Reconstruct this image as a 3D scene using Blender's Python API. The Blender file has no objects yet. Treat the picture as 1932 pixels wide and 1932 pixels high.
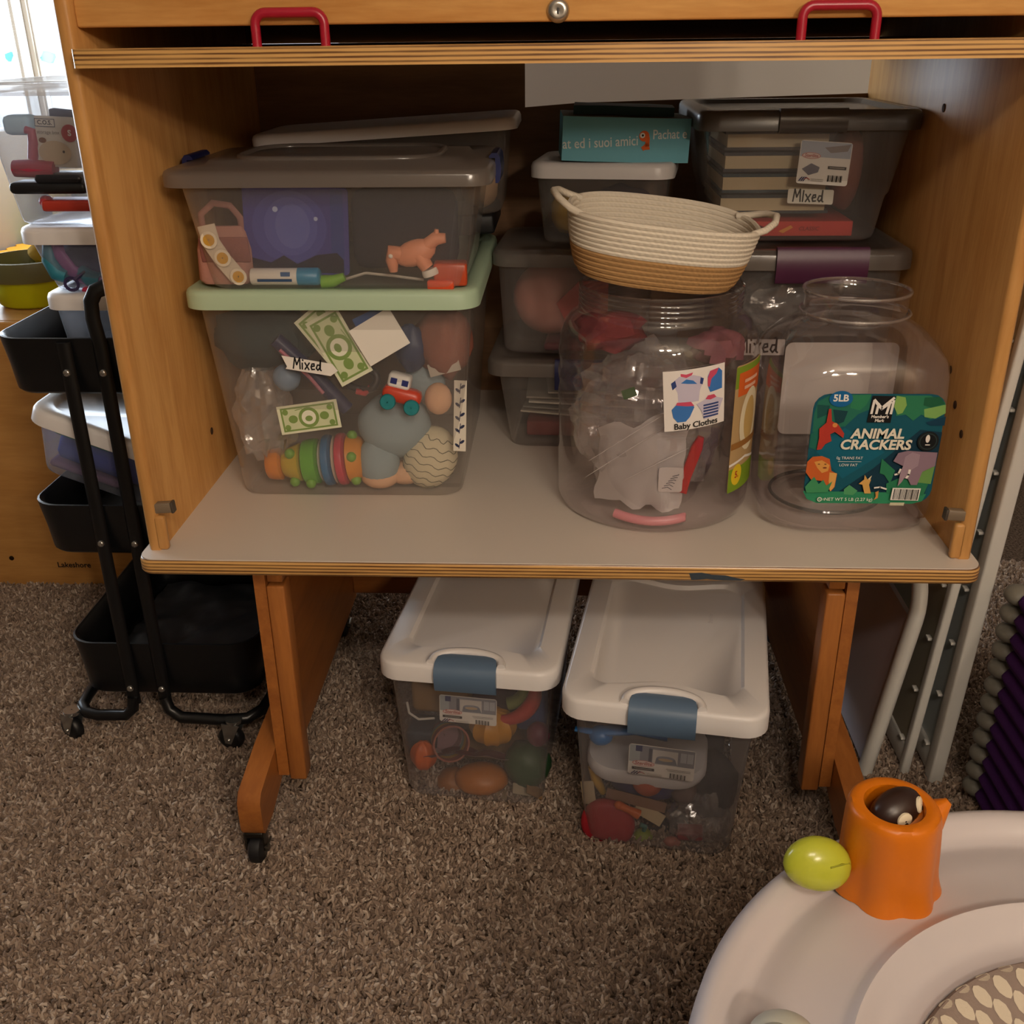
import bpy, bmesh, math, random
from mathutils import Vector, Matrix
random.seed(7)
S = bpy.context.scene
COL = S.collection
PI = math.pi

# ------------------------------------------------------------------ camera
CAM = (0.0117, -1.308, 1.22)
YAW, PITCH, ROLL, FPX = 0.0521, 0.4338, 0.0126, 1938.45
_f = Vector((-math.sin(YAW)*math.cos(PITCH), math.cos(YAW)*math.cos(PITCH), -math.sin(PITCH)))
_r0 = Vector((math.cos(YAW), math.sin(YAW), 0)); _d0 = _f.cross(_r0)
_r = _r0*math.cos(ROLL)+_d0*math.sin(ROLL); _d = -_r0*math.sin(ROLL)+_d0*math.cos(ROLL)
cd = bpy.data.cameras.new('camera'); cam = bpy.data.objects.new('camera', cd); COL.objects.link(cam)
cd.sensor_width = 36; cd.lens = FPX/1932*36; cd.clip_start = 0.02; cd.clip_end = 60
cam.matrix_world = Matrix((( _r.x, -_d.x, -_f.x, CAM[0]), (_r.y, -_d.y, -_f.y, CAM[1]), (_r.z, -_d.z, -_f.z, CAM[2]), (0, 0, 0, 1)))
S.camera = cam
def ray(u, v):
    return Vector(CAM), (_r*((u-966)/FPX)+_d*((v-966)/FPX)+_f)
def aty(u, v, y):            # photograph position -> point at real depth y
    o, d = ray(u, v); return o+d*((y-o.y)/d.y)
def atz(u, v, z):            # photograph position -> point on the level z
    o, d = ray(u, v); return o+d*((z-o.z)/d.z)

# ------------------------------------------------------------------ world, lights, exposure
w = bpy.data.worlds.new('daylight'); S.world = w; w.use_nodes = True
bg = w.node_tree.nodes['Background']; bg.inputs[0].default_value = (0.9, 0.96, 1.0, 1); bg.inputs[1].default_value = 2.5
def area(name, loc, target, sx, sy, power, col, spread=PI):
    l = bpy.data.lights.new(name, 'AREA'); l.shape = 'RECTANGLE'; l.size = sx; l.size_y = sy; l.energy = power; l.color = col; l.spread = spread
    o = bpy.data.objects.new(name, l); COL.objects.link(o); o.location = loc
    o.rotation_euler = (Vector(target)-Vector(loc)).to_track_quat('-Z', 'Y').to_euler(); return o
DAY = (0.74, 0.86, 1.0); WARM = (1.0, 0.865, 0.72)
FLOOR_W = 50
LAMP_W = 20   # watts of each bulb of the ceiling lamp
area('window_light_side', (-3.72, 3.62, 1.45), (0, 3.62, 1.45), 4.8, 1.46, 185, DAY)
area('window_light_far', (-2.525, 6.32, 1.47), (-2.525, 0, 1.47), 2.0, 1.42, 120, DAY)
S.view_settings.view_transform = 'Standard'; S.view_settings.look = 'None'
S.view_settings.exposure = -0.08; S.view_settings.gamma = 1.0; S.view_settings.use_curve_mapping = False
try:
    S.cycles.transparent_max_bounces = 24; S.cycles.max_bounces = 5; S.cycles.diffuse_bounces = 3; S.cycles.glossy_bounces = 2
    S.cycles.use_adaptive_sampling = True; S.cycles.adaptive_threshold = 0.1
    S.cycles.caustics_reflective = False; S.cycles.caustics_refractive = False
    S.cycles.sample_clamp_indirect = 4.0
except Exception: pass

# ------------------------------------------------------------------ materials
def lin(c):
    if isinstance(c, str):
        c = c.lstrip('#'); c = [int(c[i:i+2], 16)/255 for i in (0, 2, 4)]
    return tuple(x/12.92 if x <= .04045 else ((x+.055)/1.055)**2.4 for x in c)+(1,)
_mc = {}
def newmat(name):
    m = bpy.data.materials.new(name); m.use_nodes = True; nt = m.node_tree
    return m, nt, nt.nodes['Principled BSDF'], nt.nodes['Material Output']
def nd(nt, t, **k):
    n = nt.nodes.new(t)
    for a, b in k.items(): setattr(n, a, b)
    return n
def bump(nt, b, scale, strength, dist=.002, detail=3):
    t = nd(nt, 'ShaderNodeTexCoord'); n = nd(nt, 'ShaderNodeTexNoise'); n.inputs['Scale'].default_value = scale; n.inputs['Detail'].default_value = detail
    bp = nd(nt, 'ShaderNodeBump'); bp.inputs['Strength'].default_value = strength; bp.inputs['Distance'].default_value = dist
    nt.links.new(t.outputs['Object'], n.inputs['Vector']); nt.links.new(n.outputs['Fac'], bp.inputs['Height']); nt.links.new(bp.outputs[0], b.inputs['Normal'])
def pl(c, rough=.42, kind='plastic'):
    """opaque plain material: plastic, paper, cloth, metal"""
    k = (str(c), rough, kind)
    if k in _mc: return _mc[k]
    m, nt, b, o = newmat(kind+'_'+str(c).lstrip('#'))
    b.inputs['Base Color'].default_value = lin(c); b.inputs['Roughness'].default_value = rough
    if kind == 'metal': b.inputs['Metallic'].default_value = .9
    if kind == 'cloth': bump(nt, b, 350, .5, .001); b.inputs['Specular IOR Level'].default_value = .15
    if kind == 'plastic': bump(nt, b, 60, .04, .001)
    if kind == 'paper': b.inputs['Specular IOR Level'].default_value = .25
    _mc[k] = m; return m
def paper(c): return pl(c, .7, 'paper')
def cloth(c): return pl(c, .9, 'cloth')
def clear(name, tint='#f4f2f0', haze=.1, hazecol='#d8d4d0', gloss=.05, rough=.08, wob=0, edge=.45):
    """thin see-through plastic sheet: straight-through light, a facing-angle sheen and a little milky scatter"""
    if name in _mc: return _mc[name]
    m, nt, b, o = newmat(name); nt.nodes.remove(b)
    tr = nd(nt, 'ShaderNodeBsdfTransparent'); tr.inputs[0].default_value = lin(tint)
    gl = nd(nt, 'ShaderNodeBsdfGlossy'); gl.inputs['Roughness'].default_value = rough; gl.inputs[0].default_value = (1, 1, 1, 1)
    df = nd(nt, 'ShaderNodeBsdfDiffuse'); df.inputs[0].default_value = lin(hazecol)
    tl = nd(nt, 'ShaderNodeBsdfTranslucent'); tl.inputs[0].default_value = lin(hazecol)
    mx = nd(nt, 'ShaderNodeMixShader'); mx.inputs[0].default_value = .5
    nt.links.new(df.outputs[0], mx.inputs[1]); nt.links.new(tl.outputs[0], mx.inputs[2])
    lw = nd(nt, 'ShaderNodeLayerWeight'); lw.inputs[0].default_value = .5
    pw = nd(nt, 'ShaderNodeMath', operation='POWER'); pw.inputs[1].default_value = 3.5
    mu = nd(nt, 'ShaderNodeMath', operation='MULTIPLY_ADD'); mu.inputs[1].default_value = edge; mu.inputs[2].default_value = gloss
    nt.links.new(lw.outputs['Facing'], pw.inputs[0]); nt.links.new(pw.outputs[0], mu.inputs[0])
    m1 = nd(nt, 'ShaderNodeMixShader'); m2 = nd(nt, 'ShaderNodeMixShader')
    hz = nd(nt, 'ShaderNodeMath', operation='MULTIPLY_ADD'); hz.inputs[1].default_value = min(.45, haze*2.2); hz.inputs[2].default_value = haze
    nt.links.new(pw.outputs[0], hz.inputs[0]); nt.links.new(hz.outputs[0], m1.inputs[0])
    nt.links.new(tr.outputs[0], m1.inputs[1]); nt.links.new(mx.outputs[0], m1.inputs[2])
    nt.links.new(mu.outputs[0], m2.inputs[0]); nt.links.new(m1.outputs[0], m2.inputs[1]); nt.links.new(gl.outputs[0], m2.inputs[2])
    nt.links.new(m2.outputs[0], o.inputs[0])
    if wob:
        t = nd(nt, 'ShaderNodeTexCoord'); n = nd(nt, 'ShaderNodeTexNoise'); n.inputs['Scale'].default_value = wob; n.inputs['Detail'].default_value = 2
        bp = nd(nt, 'ShaderNodeBump'); bp.inputs['Strength'].default_value = .6; bp.inputs['Distance'].default_value = .004
        nt.links.new(t.outputs['Object'], n.inputs['Vector']); nt.links.new(n.outputs['Fac'], bp.inputs['Height'])
        nt.links.new(bp.outputs[0], gl.inputs['Normal']); nt.links.new(bp.outputs[0], lw.inputs['Normal'])
    _mc[name] = m; return m
def wood(name, c1, c2, axis=0, rough=.35, scale=1.0):
    if name in _mc: return _mc[name]
    m, nt, b, o = newmat(name)
    t = nd(nt, 'ShaderNodeTexCoord'); mp = nd(nt, 'ShaderNodeMapping'); sc = [9*scale]*3; sc[axis] = 1.1*scale; mp.inputs['Scale'].default_value = sc
    n = nd(nt, 'ShaderNodeTexNoise'); n.inputs['Scale'].default_value = 3; n.inputs['Detail'].default_value = 6; n.inputs['Roughness'].default_value = .55; n.inputs['Distortion'].default_value = .6
    n2 = nd(nt, 'ShaderNodeTexNoise'); n2.inputs['Scale'].default_value = 22; n2.inputs['Detail'].default_value = 3
    mxf = nd(nt, 'ShaderNodeMath', operation='MULTIPLY_ADD'); mxf.inputs[1].default_value = .35
    r = nd(nt, 'ShaderNodeValToRGB'); r.color_ramp.elements[0].position = .38; r.color_ramp.elements[1].position = .82
    r.color_ramp.elements[0].color = lin(c1); r.color_ramp.elements[1].color = lin(c2)
    nt.links.new(t.outputs['Object'], mp.inputs[0]); nt.links.new(mp.outputs[0], n.inputs['Vector']); nt.links.new(mp.outputs[0], n2.inputs['Vector'])
    nt.links.new(n2.outputs['Fac'], mxf.inputs[0]); nt.links.new(n.outputs['Fac'], mxf.inputs[2])
    nt.links.new(mxf.outputs[0], r.inputs[0]); nt.links.new(r.outputs[0], b.inputs['Base Color'])
    b.inputs['Roughness'].default_value = rough; b.inputs['Coat Weight'].default_value = .1; b.inputs['Coat Roughness'].default_value = .3; b.inputs['Specular IOR Level'].default_value = .3
    _mc[name] = m; return m
def plywood_edge():
    if 'ply' in _mc: return _mc['ply']
    m, nt, b, o = newmat('plywood_edge')
    t = nd(nt, 'ShaderNodeTexCoord'); sx = nd(nt, 'ShaderNodeSeparateXYZ'); nt.links.new(t.outputs['Object'], sx.inputs[0])
    mp = nd(nt, 'ShaderNodeMapping'); mp.inputs['Scale'].default_value = (6, 6, 300); n = nd(nt, 'ShaderNodeTexNoise'); n.inputs['Scale'].default_value = 1.5; n.inputs['Detail'].default_value = 4
    nt.links.new(t.outputs['Object'], mp.inputs[0]); nt.links.new(mp.outputs[0], n.inputs['Vector'])
    wv = nd(nt, 'ShaderNodeMath', operation='MULTIPLY'); wv.inputs[1].default_value = 2*PI/.0052
    nt.links.new(sx.outputs['Z'], wv.inputs[0])
    sn = nd(nt, 'ShaderNodeMath', operation='SINE'); nt.links.new(wv.outputs[0], sn.inputs[0])
    ad = nd(nt, 'ShaderNodeMath', operation='MULTIPLY_ADD'); ad.inputs[1].default_value = .32; nt.links.new(sn.outputs[0], ad.inputs[0]); nt.links.new(n.outputs['Fac'], ad.inputs[2])
    r = nd(nt, 'ShaderNodeValToRGB'); r.color_ramp.elements[0].position = .15; r.color_ramp.elements[1].position = .62
    r.color_ramp.elements[0].color = lin('#6b4524'); r.color_ramp.elements[1].color = lin('#d6a765')
    nt.links.new(ad.outputs[0], r.inputs[0]); nt.links.new(r.outputs[0], b.inputs['Base Color']); b.inputs['Roughness'].default_value = .3
    b.inputs['Coat Weight'].default_value = .4; b.inputs['Coat Roughness'].default_value = .2
    _mc['ply'] = m; return m
def emis(c, s):
    k = ('em', c, s)
    if k in _mc: return _mc[k]
    m, nt, b, o = newmat('glow_'+c.lstrip('#')); b.inputs['Emission Color'].default_value = lin(c); b.inputs['Emission Strength'].default_value = s; b.inputs['Base Color'].default_value = lin(c)
    _mc[k] = m; return m

# ------------------------------------------------------------------ mesh building
def rr(w, d, r, n=5, cx=0, cy=0):
    r = min(r, w/2-1e-4, d/2-1e-4); out = []
    for (sx, sy, a0) in ((1, -1, -90), (1, 1, 0), (-1, 1, 90), (-1, -1, 180)):
        for i in range(n+1):
            a = math.radians(a0+90*i/n); out.append((cx+sx*(w/2-r)+r*math.cos(a), cy+sy*(d/2-r)+r*math.sin(a)))
    return out
def circ(r, n=32, ry=None): return [(r*math.cos(2*PI*i/n), (ry or r)*math.sin(2*PI*i/n)) for i in range(n)]
class MB:
    def __init__(s, M=None): s.v = []; s.f = []; s.fm = []; s.fs = []; s.M = M or Matrix()
    def add(s, vs, fs, mat, smooth=True):
        b = len(s.v)
        for p in vs: s.v.append(s.M @ Vector(p))
        for f in fs: s.f.append([b+i for i in f]); s.fm.append(mat); s.fs.append(smooth)
        return s
    def loft(s, rings, mat, cap0=True, cap1=True, smooth=True, close=True, capmat=None):
        n = len(rings[0]); vs = [p for r in rings for p in r]; fs = []
        for k in range(len(rings)-1):
            for i in range(n if close else n-1):
                j = (i+1) % n; fs.append((k*n+i, k*n+j, (k+1)*n+j, (k+1)*n+i))
        s.add(vs, fs, mat, smooth)
        if cap0: s.add(rings[0], [list(range(n))[::-1]], capmat or mat, False)
        if cap1: s.add(rings[-1], [list(range(n))], capmat or mat, False)
        return s
    def box(s, c, size, mat, bev=0.0, R=None):
        x, y, z = [a/2 for a in size]; c = Vector(c); R = R or Matrix()
        if bev <= 0:
            vs = [(i*x, j*y, k*z) for k in (-1, 1) for j in (-1, 1) for i in (-1, 1)]
            fs = [(0, 2, 3, 1), (4, 5, 7, 6), (0, 1, 5, 4), (2, 6, 7, 3), (0, 4, 6, 2), (1, 3, 7, 5)]
            s.add([c+R @ Vector(p) for p in vs], fs, mat, False); return s
        b = min(bev, x*.99, y*.99, z*.99); rings = []
        for zz, ins in ((-z, b), (-z+b*.3, b*.3), (-z+b, 0), (z-b, 0), (z-b*.3, b*.3), (z, b)):
            rings.append([c+R @ Vector((p[0], p[1], zz)) for p in rr(2*x-2*ins, 2*y-2*ins, max(b-ins*.5, b*.5), 3)])
        return s.loft(rings, mat, smooth=True)
    def lathe(s, prof, mat, c=(0, 0, 0), n=40, R=None, cap0=False, cap1=False, fn=None):
        R = R or Matrix(); c = Vector(c); rings = []
        for r, z in prof:
            ring = []
            for i in range(n):
                a = 2*PI*i/n; k = fn(a, z) if fn else 1
                ring.append(c+R @ Vector((r*k*math.cos(a), r*k*math.sin(a), z)))
            rings.append(ring)
        return s.loft(rings, mat, cap0, cap1)
    def tube(s, path, r, mat, n=8, closed=False, caps=True, flat=None):
        P = [Vector(p) for p in path]; m = len(P); rings = []; up = None
        for i in range(m):
            t = (P[(i+1) % m]-P[i-1]) if closed else (P[min(i+1, m-1)]-P[max(i-1, 0)])
            t = t.normalized() if t.length > 1e-9 else Vector((0, 0, 1))
            if up is None: up = Vector((0, 0, 1)) if abs(t.z) < .9 else Vector((0, 1, 0))
            a = t.cross(up).normalized(); up = a.cross(t).normalized()
            rad = r[i] if isinstance(r, (list, tuple)) else r
            k = flat or 1
            rings.append([P[i]+a*(rad*math.cos(2*PI*j/n))+up*(rad*k*math.sin(2*PI*j/n)) for j in range(n)])
        if closed: rings.append(rings[0]); caps = False
        return s.loft(rings, mat, caps, caps)
    def ell(s, c, r, mat, n=20, R=None, fn=None):
        rings = []; m = n//2; R = R or Matrix(); c = Vector(c)
        for k in range(m+1):
            t = -PI/2+PI*k/m; ct = max(math.cos(t), .002); ring = []
            for i in range(n):
                a = 2*PI*i/n; d = Vector((ct*math.cos(a), ct*math.sin(a), math.sin(t))); q = fn(d) if fn else 1
                ring.append(c+R @ Vector((d.x*r[0]*q, d.y*r[1]*q, d.z*r[2]*q)))
            rings.append(ring)
        return s.loft(rings, mat, True, True)
    def prism(s, poly, z0, z1, mat, side=None):
        n = len(poly); a = [(p[0], p[1], z0) for p in poly]; b = [(p[0], p[1], z1) for p in poly]
        s.loft([a, b], side or mat, False, False, False); s.add(a, [list(range(n))[::-1]], mat, False); s.add(b, [list(range(n))], mat, False); return s
def mesh_of(name, mb, base):
    me = bpy.data.meshes.new(name); me.from_pydata([tuple(p-base) for p in mb.v], [], mb.f)
    mats = []
    for m in mb.fm:
        if m not in mats: mats.append(m)
    for m in mats: me.materials.append(m)
    ix = {id(m): i for i, m in enumerate(mats)}
    me.polygons.foreach_set('material_index', [ix[id(m)] for m in mb.fm]); me.polygons.foreach_set('use_smooth', mb.fs)
    bm = bmesh.new(); bm.from_mesh(me); bmesh.ops.remove_doubles(bm, verts=bm.verts, dist=1e-6); bmesh.ops.recalc_face_normals(bm, faces=bm.faces)
    bm.to_mesh(me); bm.free()
    try: me.set_sharp_from_angle(angle=math.radians(50))
    except Exception: pass
    me.update(); return me
def tag(o, label, cat, group=None):
    o['label'] = label; o['category'] = cat
    if group: o['group'] = group
    return o
def thing(name, label, cat, loc, group=None):
    o = bpy.data.objects.new(name, None); COL.objects.link(o); o.location = loc; o.empty_display_size = .02
    return tag(o, label, cat, group)
def root_loc(o):
    v = Vector(o.location)
    while o.parent: o = o.parent; v += Vector(o.location)
    return v
def part(name, mb, parent, label=None, kind=None):
    base = root_loc(parent); o = bpy.data.objects.new(name, mesh_of(name, mb, base)); COL.objects.link(o); o.parent = parent
    if label: o['label'] = label
    if kind: o['kind'] = kind
    return o
def single(name, label, cat, mb, group=None, kind=None):
    xs = [p.x for p in mb.v]; ys = [p.y for p in mb.v]; zs = [p.z for p in mb.v]
    base = Vector(((min(xs)+max(xs))/2, (min(ys)+max(ys))/2, min(zs)))
    o = bpy.data.objects.new(name, mesh_of(name, mb, base)); COL.objects.link(o); o.location = base
    if kind: o['kind'] = kind
    if label: tag(o, label, cat, group)
    return o
def struct(name, mb, label=None, parent=None):
    if parent: return part(name, mb, parent, label)
    o = single(name, None, None, mb); o['kind'] = 'structure'
    if label: o['label'] = label
    return o
def T(loc, rz=0, tilt=0, roll=0):      # place; turn about z, lean about x, roll about y (degrees)
    return Matrix.Translation(Vector(loc)) @ Matrix.Rotation(math.radians(rz), 4, 'Z') @ Matrix.Rotation(math.radians(tilt), 4, 'X') @ Matrix.Rotation(math.radians(roll), 4, 'Y')

# ------------------------------------------------------------------ flat print: outlines laid on paper
_tc = {}
def text2d(t, size, bold=0, shear=0, align='CENTER'):
    k = (t, size, bold, shear, align)
    if k not in _tc:
        c = bpy.data.curves.new('t', 'FONT'); c.body = t; c.size = size; c.offset = bold*size; c.shear = shear; c.align_x = align; c.align_y = 'CENTER'; c.resolution_u = 3
        o = bpy.data.objects.new('t', c); me = o.to_mesh(); _tc[k] = ([(v.co.x, v.co.y) for v in me.vertices], [list(p.vertices) for p in me.polygons]); o.to_mesh_clear(); bpy.data.objects.remove(o)
    return _tc[k]
class Print:
    """sheet w x h centred on 0,0 (x right, y up); marks stacked in thin layers"""
    def __init__(s, w, h, mat, r=.002, th=.0006):
        s.items = []; s.w, s.h, s.th = w, h, th; s.k = 0
        if mat: s.base = (rr(w, h, r, 4) if r else [(-w/2, -h/2), (w/2, -h/2), (w/2, h/2), (-w/2, h/2)], mat)
        else: s.base = None
    def poly(s, pts, mat):
        s.k += 1; s.items.append((list(pts), [list(range(len(pts)))], mat, s.k)); return s
    def rect(s, x0, y0, x1, y1, mat): return s.poly([(x0, y0), (x1, y0), (x1, y1), (x0, y1)], mat)
    def disc(s, x, y, rx, mat, ry=None, n=24, rot=0):
        c, q = math.cos(rot), math.sin(rot); return s.poly([(x+a*c-b*q, y+a*q+b*c) for a, b in circ(rx, n, ry)], mat)
    def text(s, t, x, y, size, mat, bold=0, shear=0, align='CENTER', sx=1, rot=0):
        v, f = text2d(t, size, bold, shear, align); s.k += 1; c, q = math.cos(rot), math.sin(rot)
        s.items.append(([(x+a*sx*c-b*q, y+a*sx*q+b*c) for a, b in v], f, mat, s.k)); return s
    def stroke(s, pts, wd, mat):
        V = []; F = []
        for a_, b_ in zip(pts, pts[1:]):
            p, q = Vector(a_), Vector(b_); t = (q-p).normalized(); n = Vector((-t.y, t.x))*wd/2; p = p-t*wd*.35; q = q+t*wd*.35; k = len(V)
            V += [tuple(p+n), tuple(p-n), tuple(q-n), tuple(q+n)]; F.append((k, k+1, k+2, k+3))
        s.k += 1; s.items.append((V, F, mat, s.k)); return s
    def mesh(s, fn, mb, seg=None, step=.00012):
        """fn(x, y, lift) -> world point"""
        if s.base:
            P, m = s.base; n = len(P)
            s._sheet(P, [list(range(n))], m, s.th, fn, mb, seg)
            a = [fn(p[0], p[1], 0) for p in P]; b = [fn(p[0], p[1], s.th) for p in P]; mb.loft([a, b], m, False, False, False)
        for P, F, m, k in s.items: s._sheet(P, F, m, s.th+k*step, fn, mb, seg)
        return mb
    def _sheet(s, P, F, m, lift, fn, mb, seg):
        if not seg: mb.add([fn(p[0], p[1], lift) for p in P], F, m, False); return
        bm = bmesh.new(); vs = [bm.verts.new((p[0], p[1], 0)) for p in P]
        for f in F:
            try: bm.faces.new([vs[i] for i in f])
            except ValueError: pass
        for _ in range(5):
            bmesh.ops.triangulate(bm, faces=bm.faces); E = [e for e in bm.edges if e.calc_length() > seg]
            if not E: break
            bmesh.ops.subdivide_edges(bm, edges=E, cuts=1)
        bmesh.ops.triangulate(bm, faces=bm.faces); bm.verts.index_update()
        mb.add([fn(v.co.x, v.co.y, lift) for v in bm.verts], [[v.index for v in f.verts] for f in bm.faces], m, True); bm.free()
def flat(M):                 # sheet standing in local x-z, facing -y
    return lambda x, y, l: M @ Vector((x, -l, y))
def handwrite(p, x, y, s, mat, wd, letters):
    G = {'M': [[(0, 0), (.1, 1), (.3, .35), (.55, 1), (.62, 0)]], 'i': [[(0, .55), (.02, 0)], [(.03, .85), (.05, .78)]],
         'x': [[(0, .6), (.38, 0)], [(.4, .62), (.02, 0)]], 'e': [[(.02, .3), (.3, .38), (.28, .58), (.1, .55), (.02, .28), (.1, .04), (.34, .08)]],
         'd': [[(.32, .5), (.1, .5), (.0, .2), (.15, .03), (.32, .25), (.36, .95), (.36, .1), (.46, .02)]], 'I': [[(0.05, .9), (.02, 0)]]}
    for ch in letters:
        for st in G[ch]: p.stroke([(x+a*s, y+b*s) for a, b in st], wd, mat)
        x += {'M': .8, 'i': .25, 'x': .55, 'e': .5, 'd': .6, 'I': .25}[ch]*s
# ================================================================== the room
WALL = pl('#a39482', .85, 'paper'); CEIL = pl('#bfb6aa', .9, 'paper')
XL, XR, YB, YF, ZC = -3.6, 1.75, 6.2, -4.4, 2.5
def wall_with_hole(name, axis, pos, a0, a1, hole, out):
    mb = MB(); th = .12; h0, h1, z0, z1 = hole if hole else (0, 0, 0, 0)
    segs = [(a0, a1, 0, ZC)] if not hole else [(a0, h0, 0, ZC), (h1, a1, 0, ZC), (h0, h1, 0, z0), (h0, h1, z1, ZC)]
    for (p, q_, zz0, zz1) in segs:
        if q_-p < .001: continue
        c = (p+q_)/2; zc = (zz0+zz1)/2
        if axis == 'x': mb.box((pos+out*th/2, c, zc), (th, q_-p, zz1-zz0), WALL)
        else: mb.box((c, pos+out*th/2, zc), (q_-p, th, zz1-zz0), WALL)
    return struct(name, mb)
wall_with_hole('wall_left', 'x', XL, YF, YB, (1.2, 6.2, .7, 2.2), -1)
wall_with_hole('wall_right', 'x', XR, YF, YB, None, 1)
wall_with_hole('wall_back', 'y', YB, XL-.12, XR+.12, (-3.6, -1.5, .75, 2.2), 1)
wall_with_hole('wall_front', 'y', YF, XL-.12, XR+.12, None, -1)
struct('ceiling', MB().box(((XL+XR)/2, (YF+YB)/2, ZC+.05), (XR-XL+.24, YB-YF+.24, .1), CEIL))
struct('added_partition', MB().box(((-.6+XR)/2, 2.05, ZC/2), (XR+.6, .1, ZC), pl('#efebe4', .85, 'paper')))  # added wall: stops backlight and shows pale through the cabinet's open back
WF = pl('#eceae6', .4)
def window(name, axis, pos, h0, h1, z0, z1):
    mb = MB(); g = MB(); c = (h0+h1)/2; fw = .012
    def bar(a, b, za, zb, m, tgt, th=.06):
        if axis == 'x': tgt.box((pos, (a+b)/2, (za+zb)/2), (th, b-a, zb-za), m)
        else: tgt.box(((a+b)/2, pos, (za+zb)/2), (b-a, th, zb-za), m)
    bar(h0, h1, z0, z0+fw, WF, mb); bar(h0, h1, z1-fw, z1, WF, mb); bar(h0, h0+fw, z0+fw, z1-fw, WF, mb); bar(h1-fw, h1, z0+fw, z1-fw, WF, mb)
    o = struct(name, mb)
    for a, b in ((h0+fw, h1-fw),):
        g = MB(); bar(a, b, z0+fw, z1-fw, clear('window_glass', '#ffffff', .01, '#ffffff', .03, .02), g, .006); part('pane', g, o)
    return o
window('window_1', 'x', XL-.06, 1.2, 6.2, .7, 2.2)
window('window_2', 'y', YB+.06, -3.6, -1.5, .75, 2.2)
for (u, v, wd, lab) in ((12, 105, .05, 'small turquoise gel cling on the far window, at the photo edge'), (91, 108, .055, 'pale turquoise gel cling on the far window, nearer the cabinet')):
    p = aty(u, v, YB+.052); mb = MB(T(p)); mb.ell((0, 0, 0), (wd, .006, .04), pl('#2fb6c8' if u < 50 else '#9fe3ea', .3), 12, fn=lambda d: 1+.12*math.sin(4*math.atan2(d.z, d.x)))
    single('window_cling', lab, 'window cling', mb)
# floor
def carpet_mat():
    m, nt, b, o = newmat('carpet_backing'); t = nd(nt, 'ShaderNodeTexCoord'); n = nd(nt, 'ShaderNodeTexNoise'); n.inputs['Scale'].default_value = 180; n.inputs['Detail'].default_value = 3
    r = nd(nt, 'ShaderNodeValToRGB'); r.color_ramp.elements[0].position = .35; r.color_ramp.elements[1].position = .7; r.color_ramp.elements[0].color = lin('#493b30'); r.color_ramp.elements[1].color = lin('#857262')  # backing toned darker than the yarn to paint in shade between tufts
    nt.links.new(t.outputs['Object'], n.inputs['Vector']); nt.links.new(n.outputs['Fac'], r.inputs[0]); nt.links.new(r.outputs[0], b.inputs['Base Color']); b.inputs['Roughness'].default_value = 1; b.inputs['Specular IOR Level'].default_value = .05
    bp = nd(nt, 'ShaderNodeBump'); bp.inputs['Strength'].default_value = 1; bp.inputs['Distance'].default_value = .006; nt.links.new(n.outputs['Fac'], bp.inputs['Height']); nt.links.new(bp.outputs[0], b.inputs['Normal']); return m
struct('floor', MB().box(((XL+XR)/2, (YF+YB)/2, -.055), (XR-XL+.24, YB-YF+.24, .1), carpet_mat()))
def tuft_mat():
    m, nt, b, o = newmat('carpet_yarn'); oi = nd(nt, 'ShaderNodeObjectInfo'); r = nd(nt, 'ShaderNodeValToRGB')
    cr = r.color_ramp; cr.elements[0].position = 0; cr.elements[0].color = lin('#79675a'); cr.elements[1].position = 1; cr.elements[1].color = lin('#cfbfb0')
    e = cr.elements.new(.3); e.color = lin('#948173'); e = cr.elements.new(.75); e.color = lin('#ab9684')
    nt.links.new(oi.outputs['Random'], r.inputs[0])
    t = nd(nt, 'ShaderNodeTexCoord'); wv = nd(nt, 'ShaderNodeTexWave'); wv.inputs['Scale'].default_value = 320; wv.bands_direction = 'DIAGONAL'
    nt.links.new(t.outputs['Object'], wv.inputs['Vector']); bp = nd(nt, 'ShaderNodeBump'); bp.inputs['Strength'].default_value = .5; bp.inputs['Distance'].default_value = .0006
    nt.links.new(wv.outputs['Fac'], bp.inputs['Height']); nt.links.new(bp.outputs[0], b.inputs['Normal'])
    nt.links.new(r.outputs[0], b.inputs['Base Color']); b.inputs['Roughness'].default_value = .95; b.inputs['Specular IOR Level'].default_value = .1; return m
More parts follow.
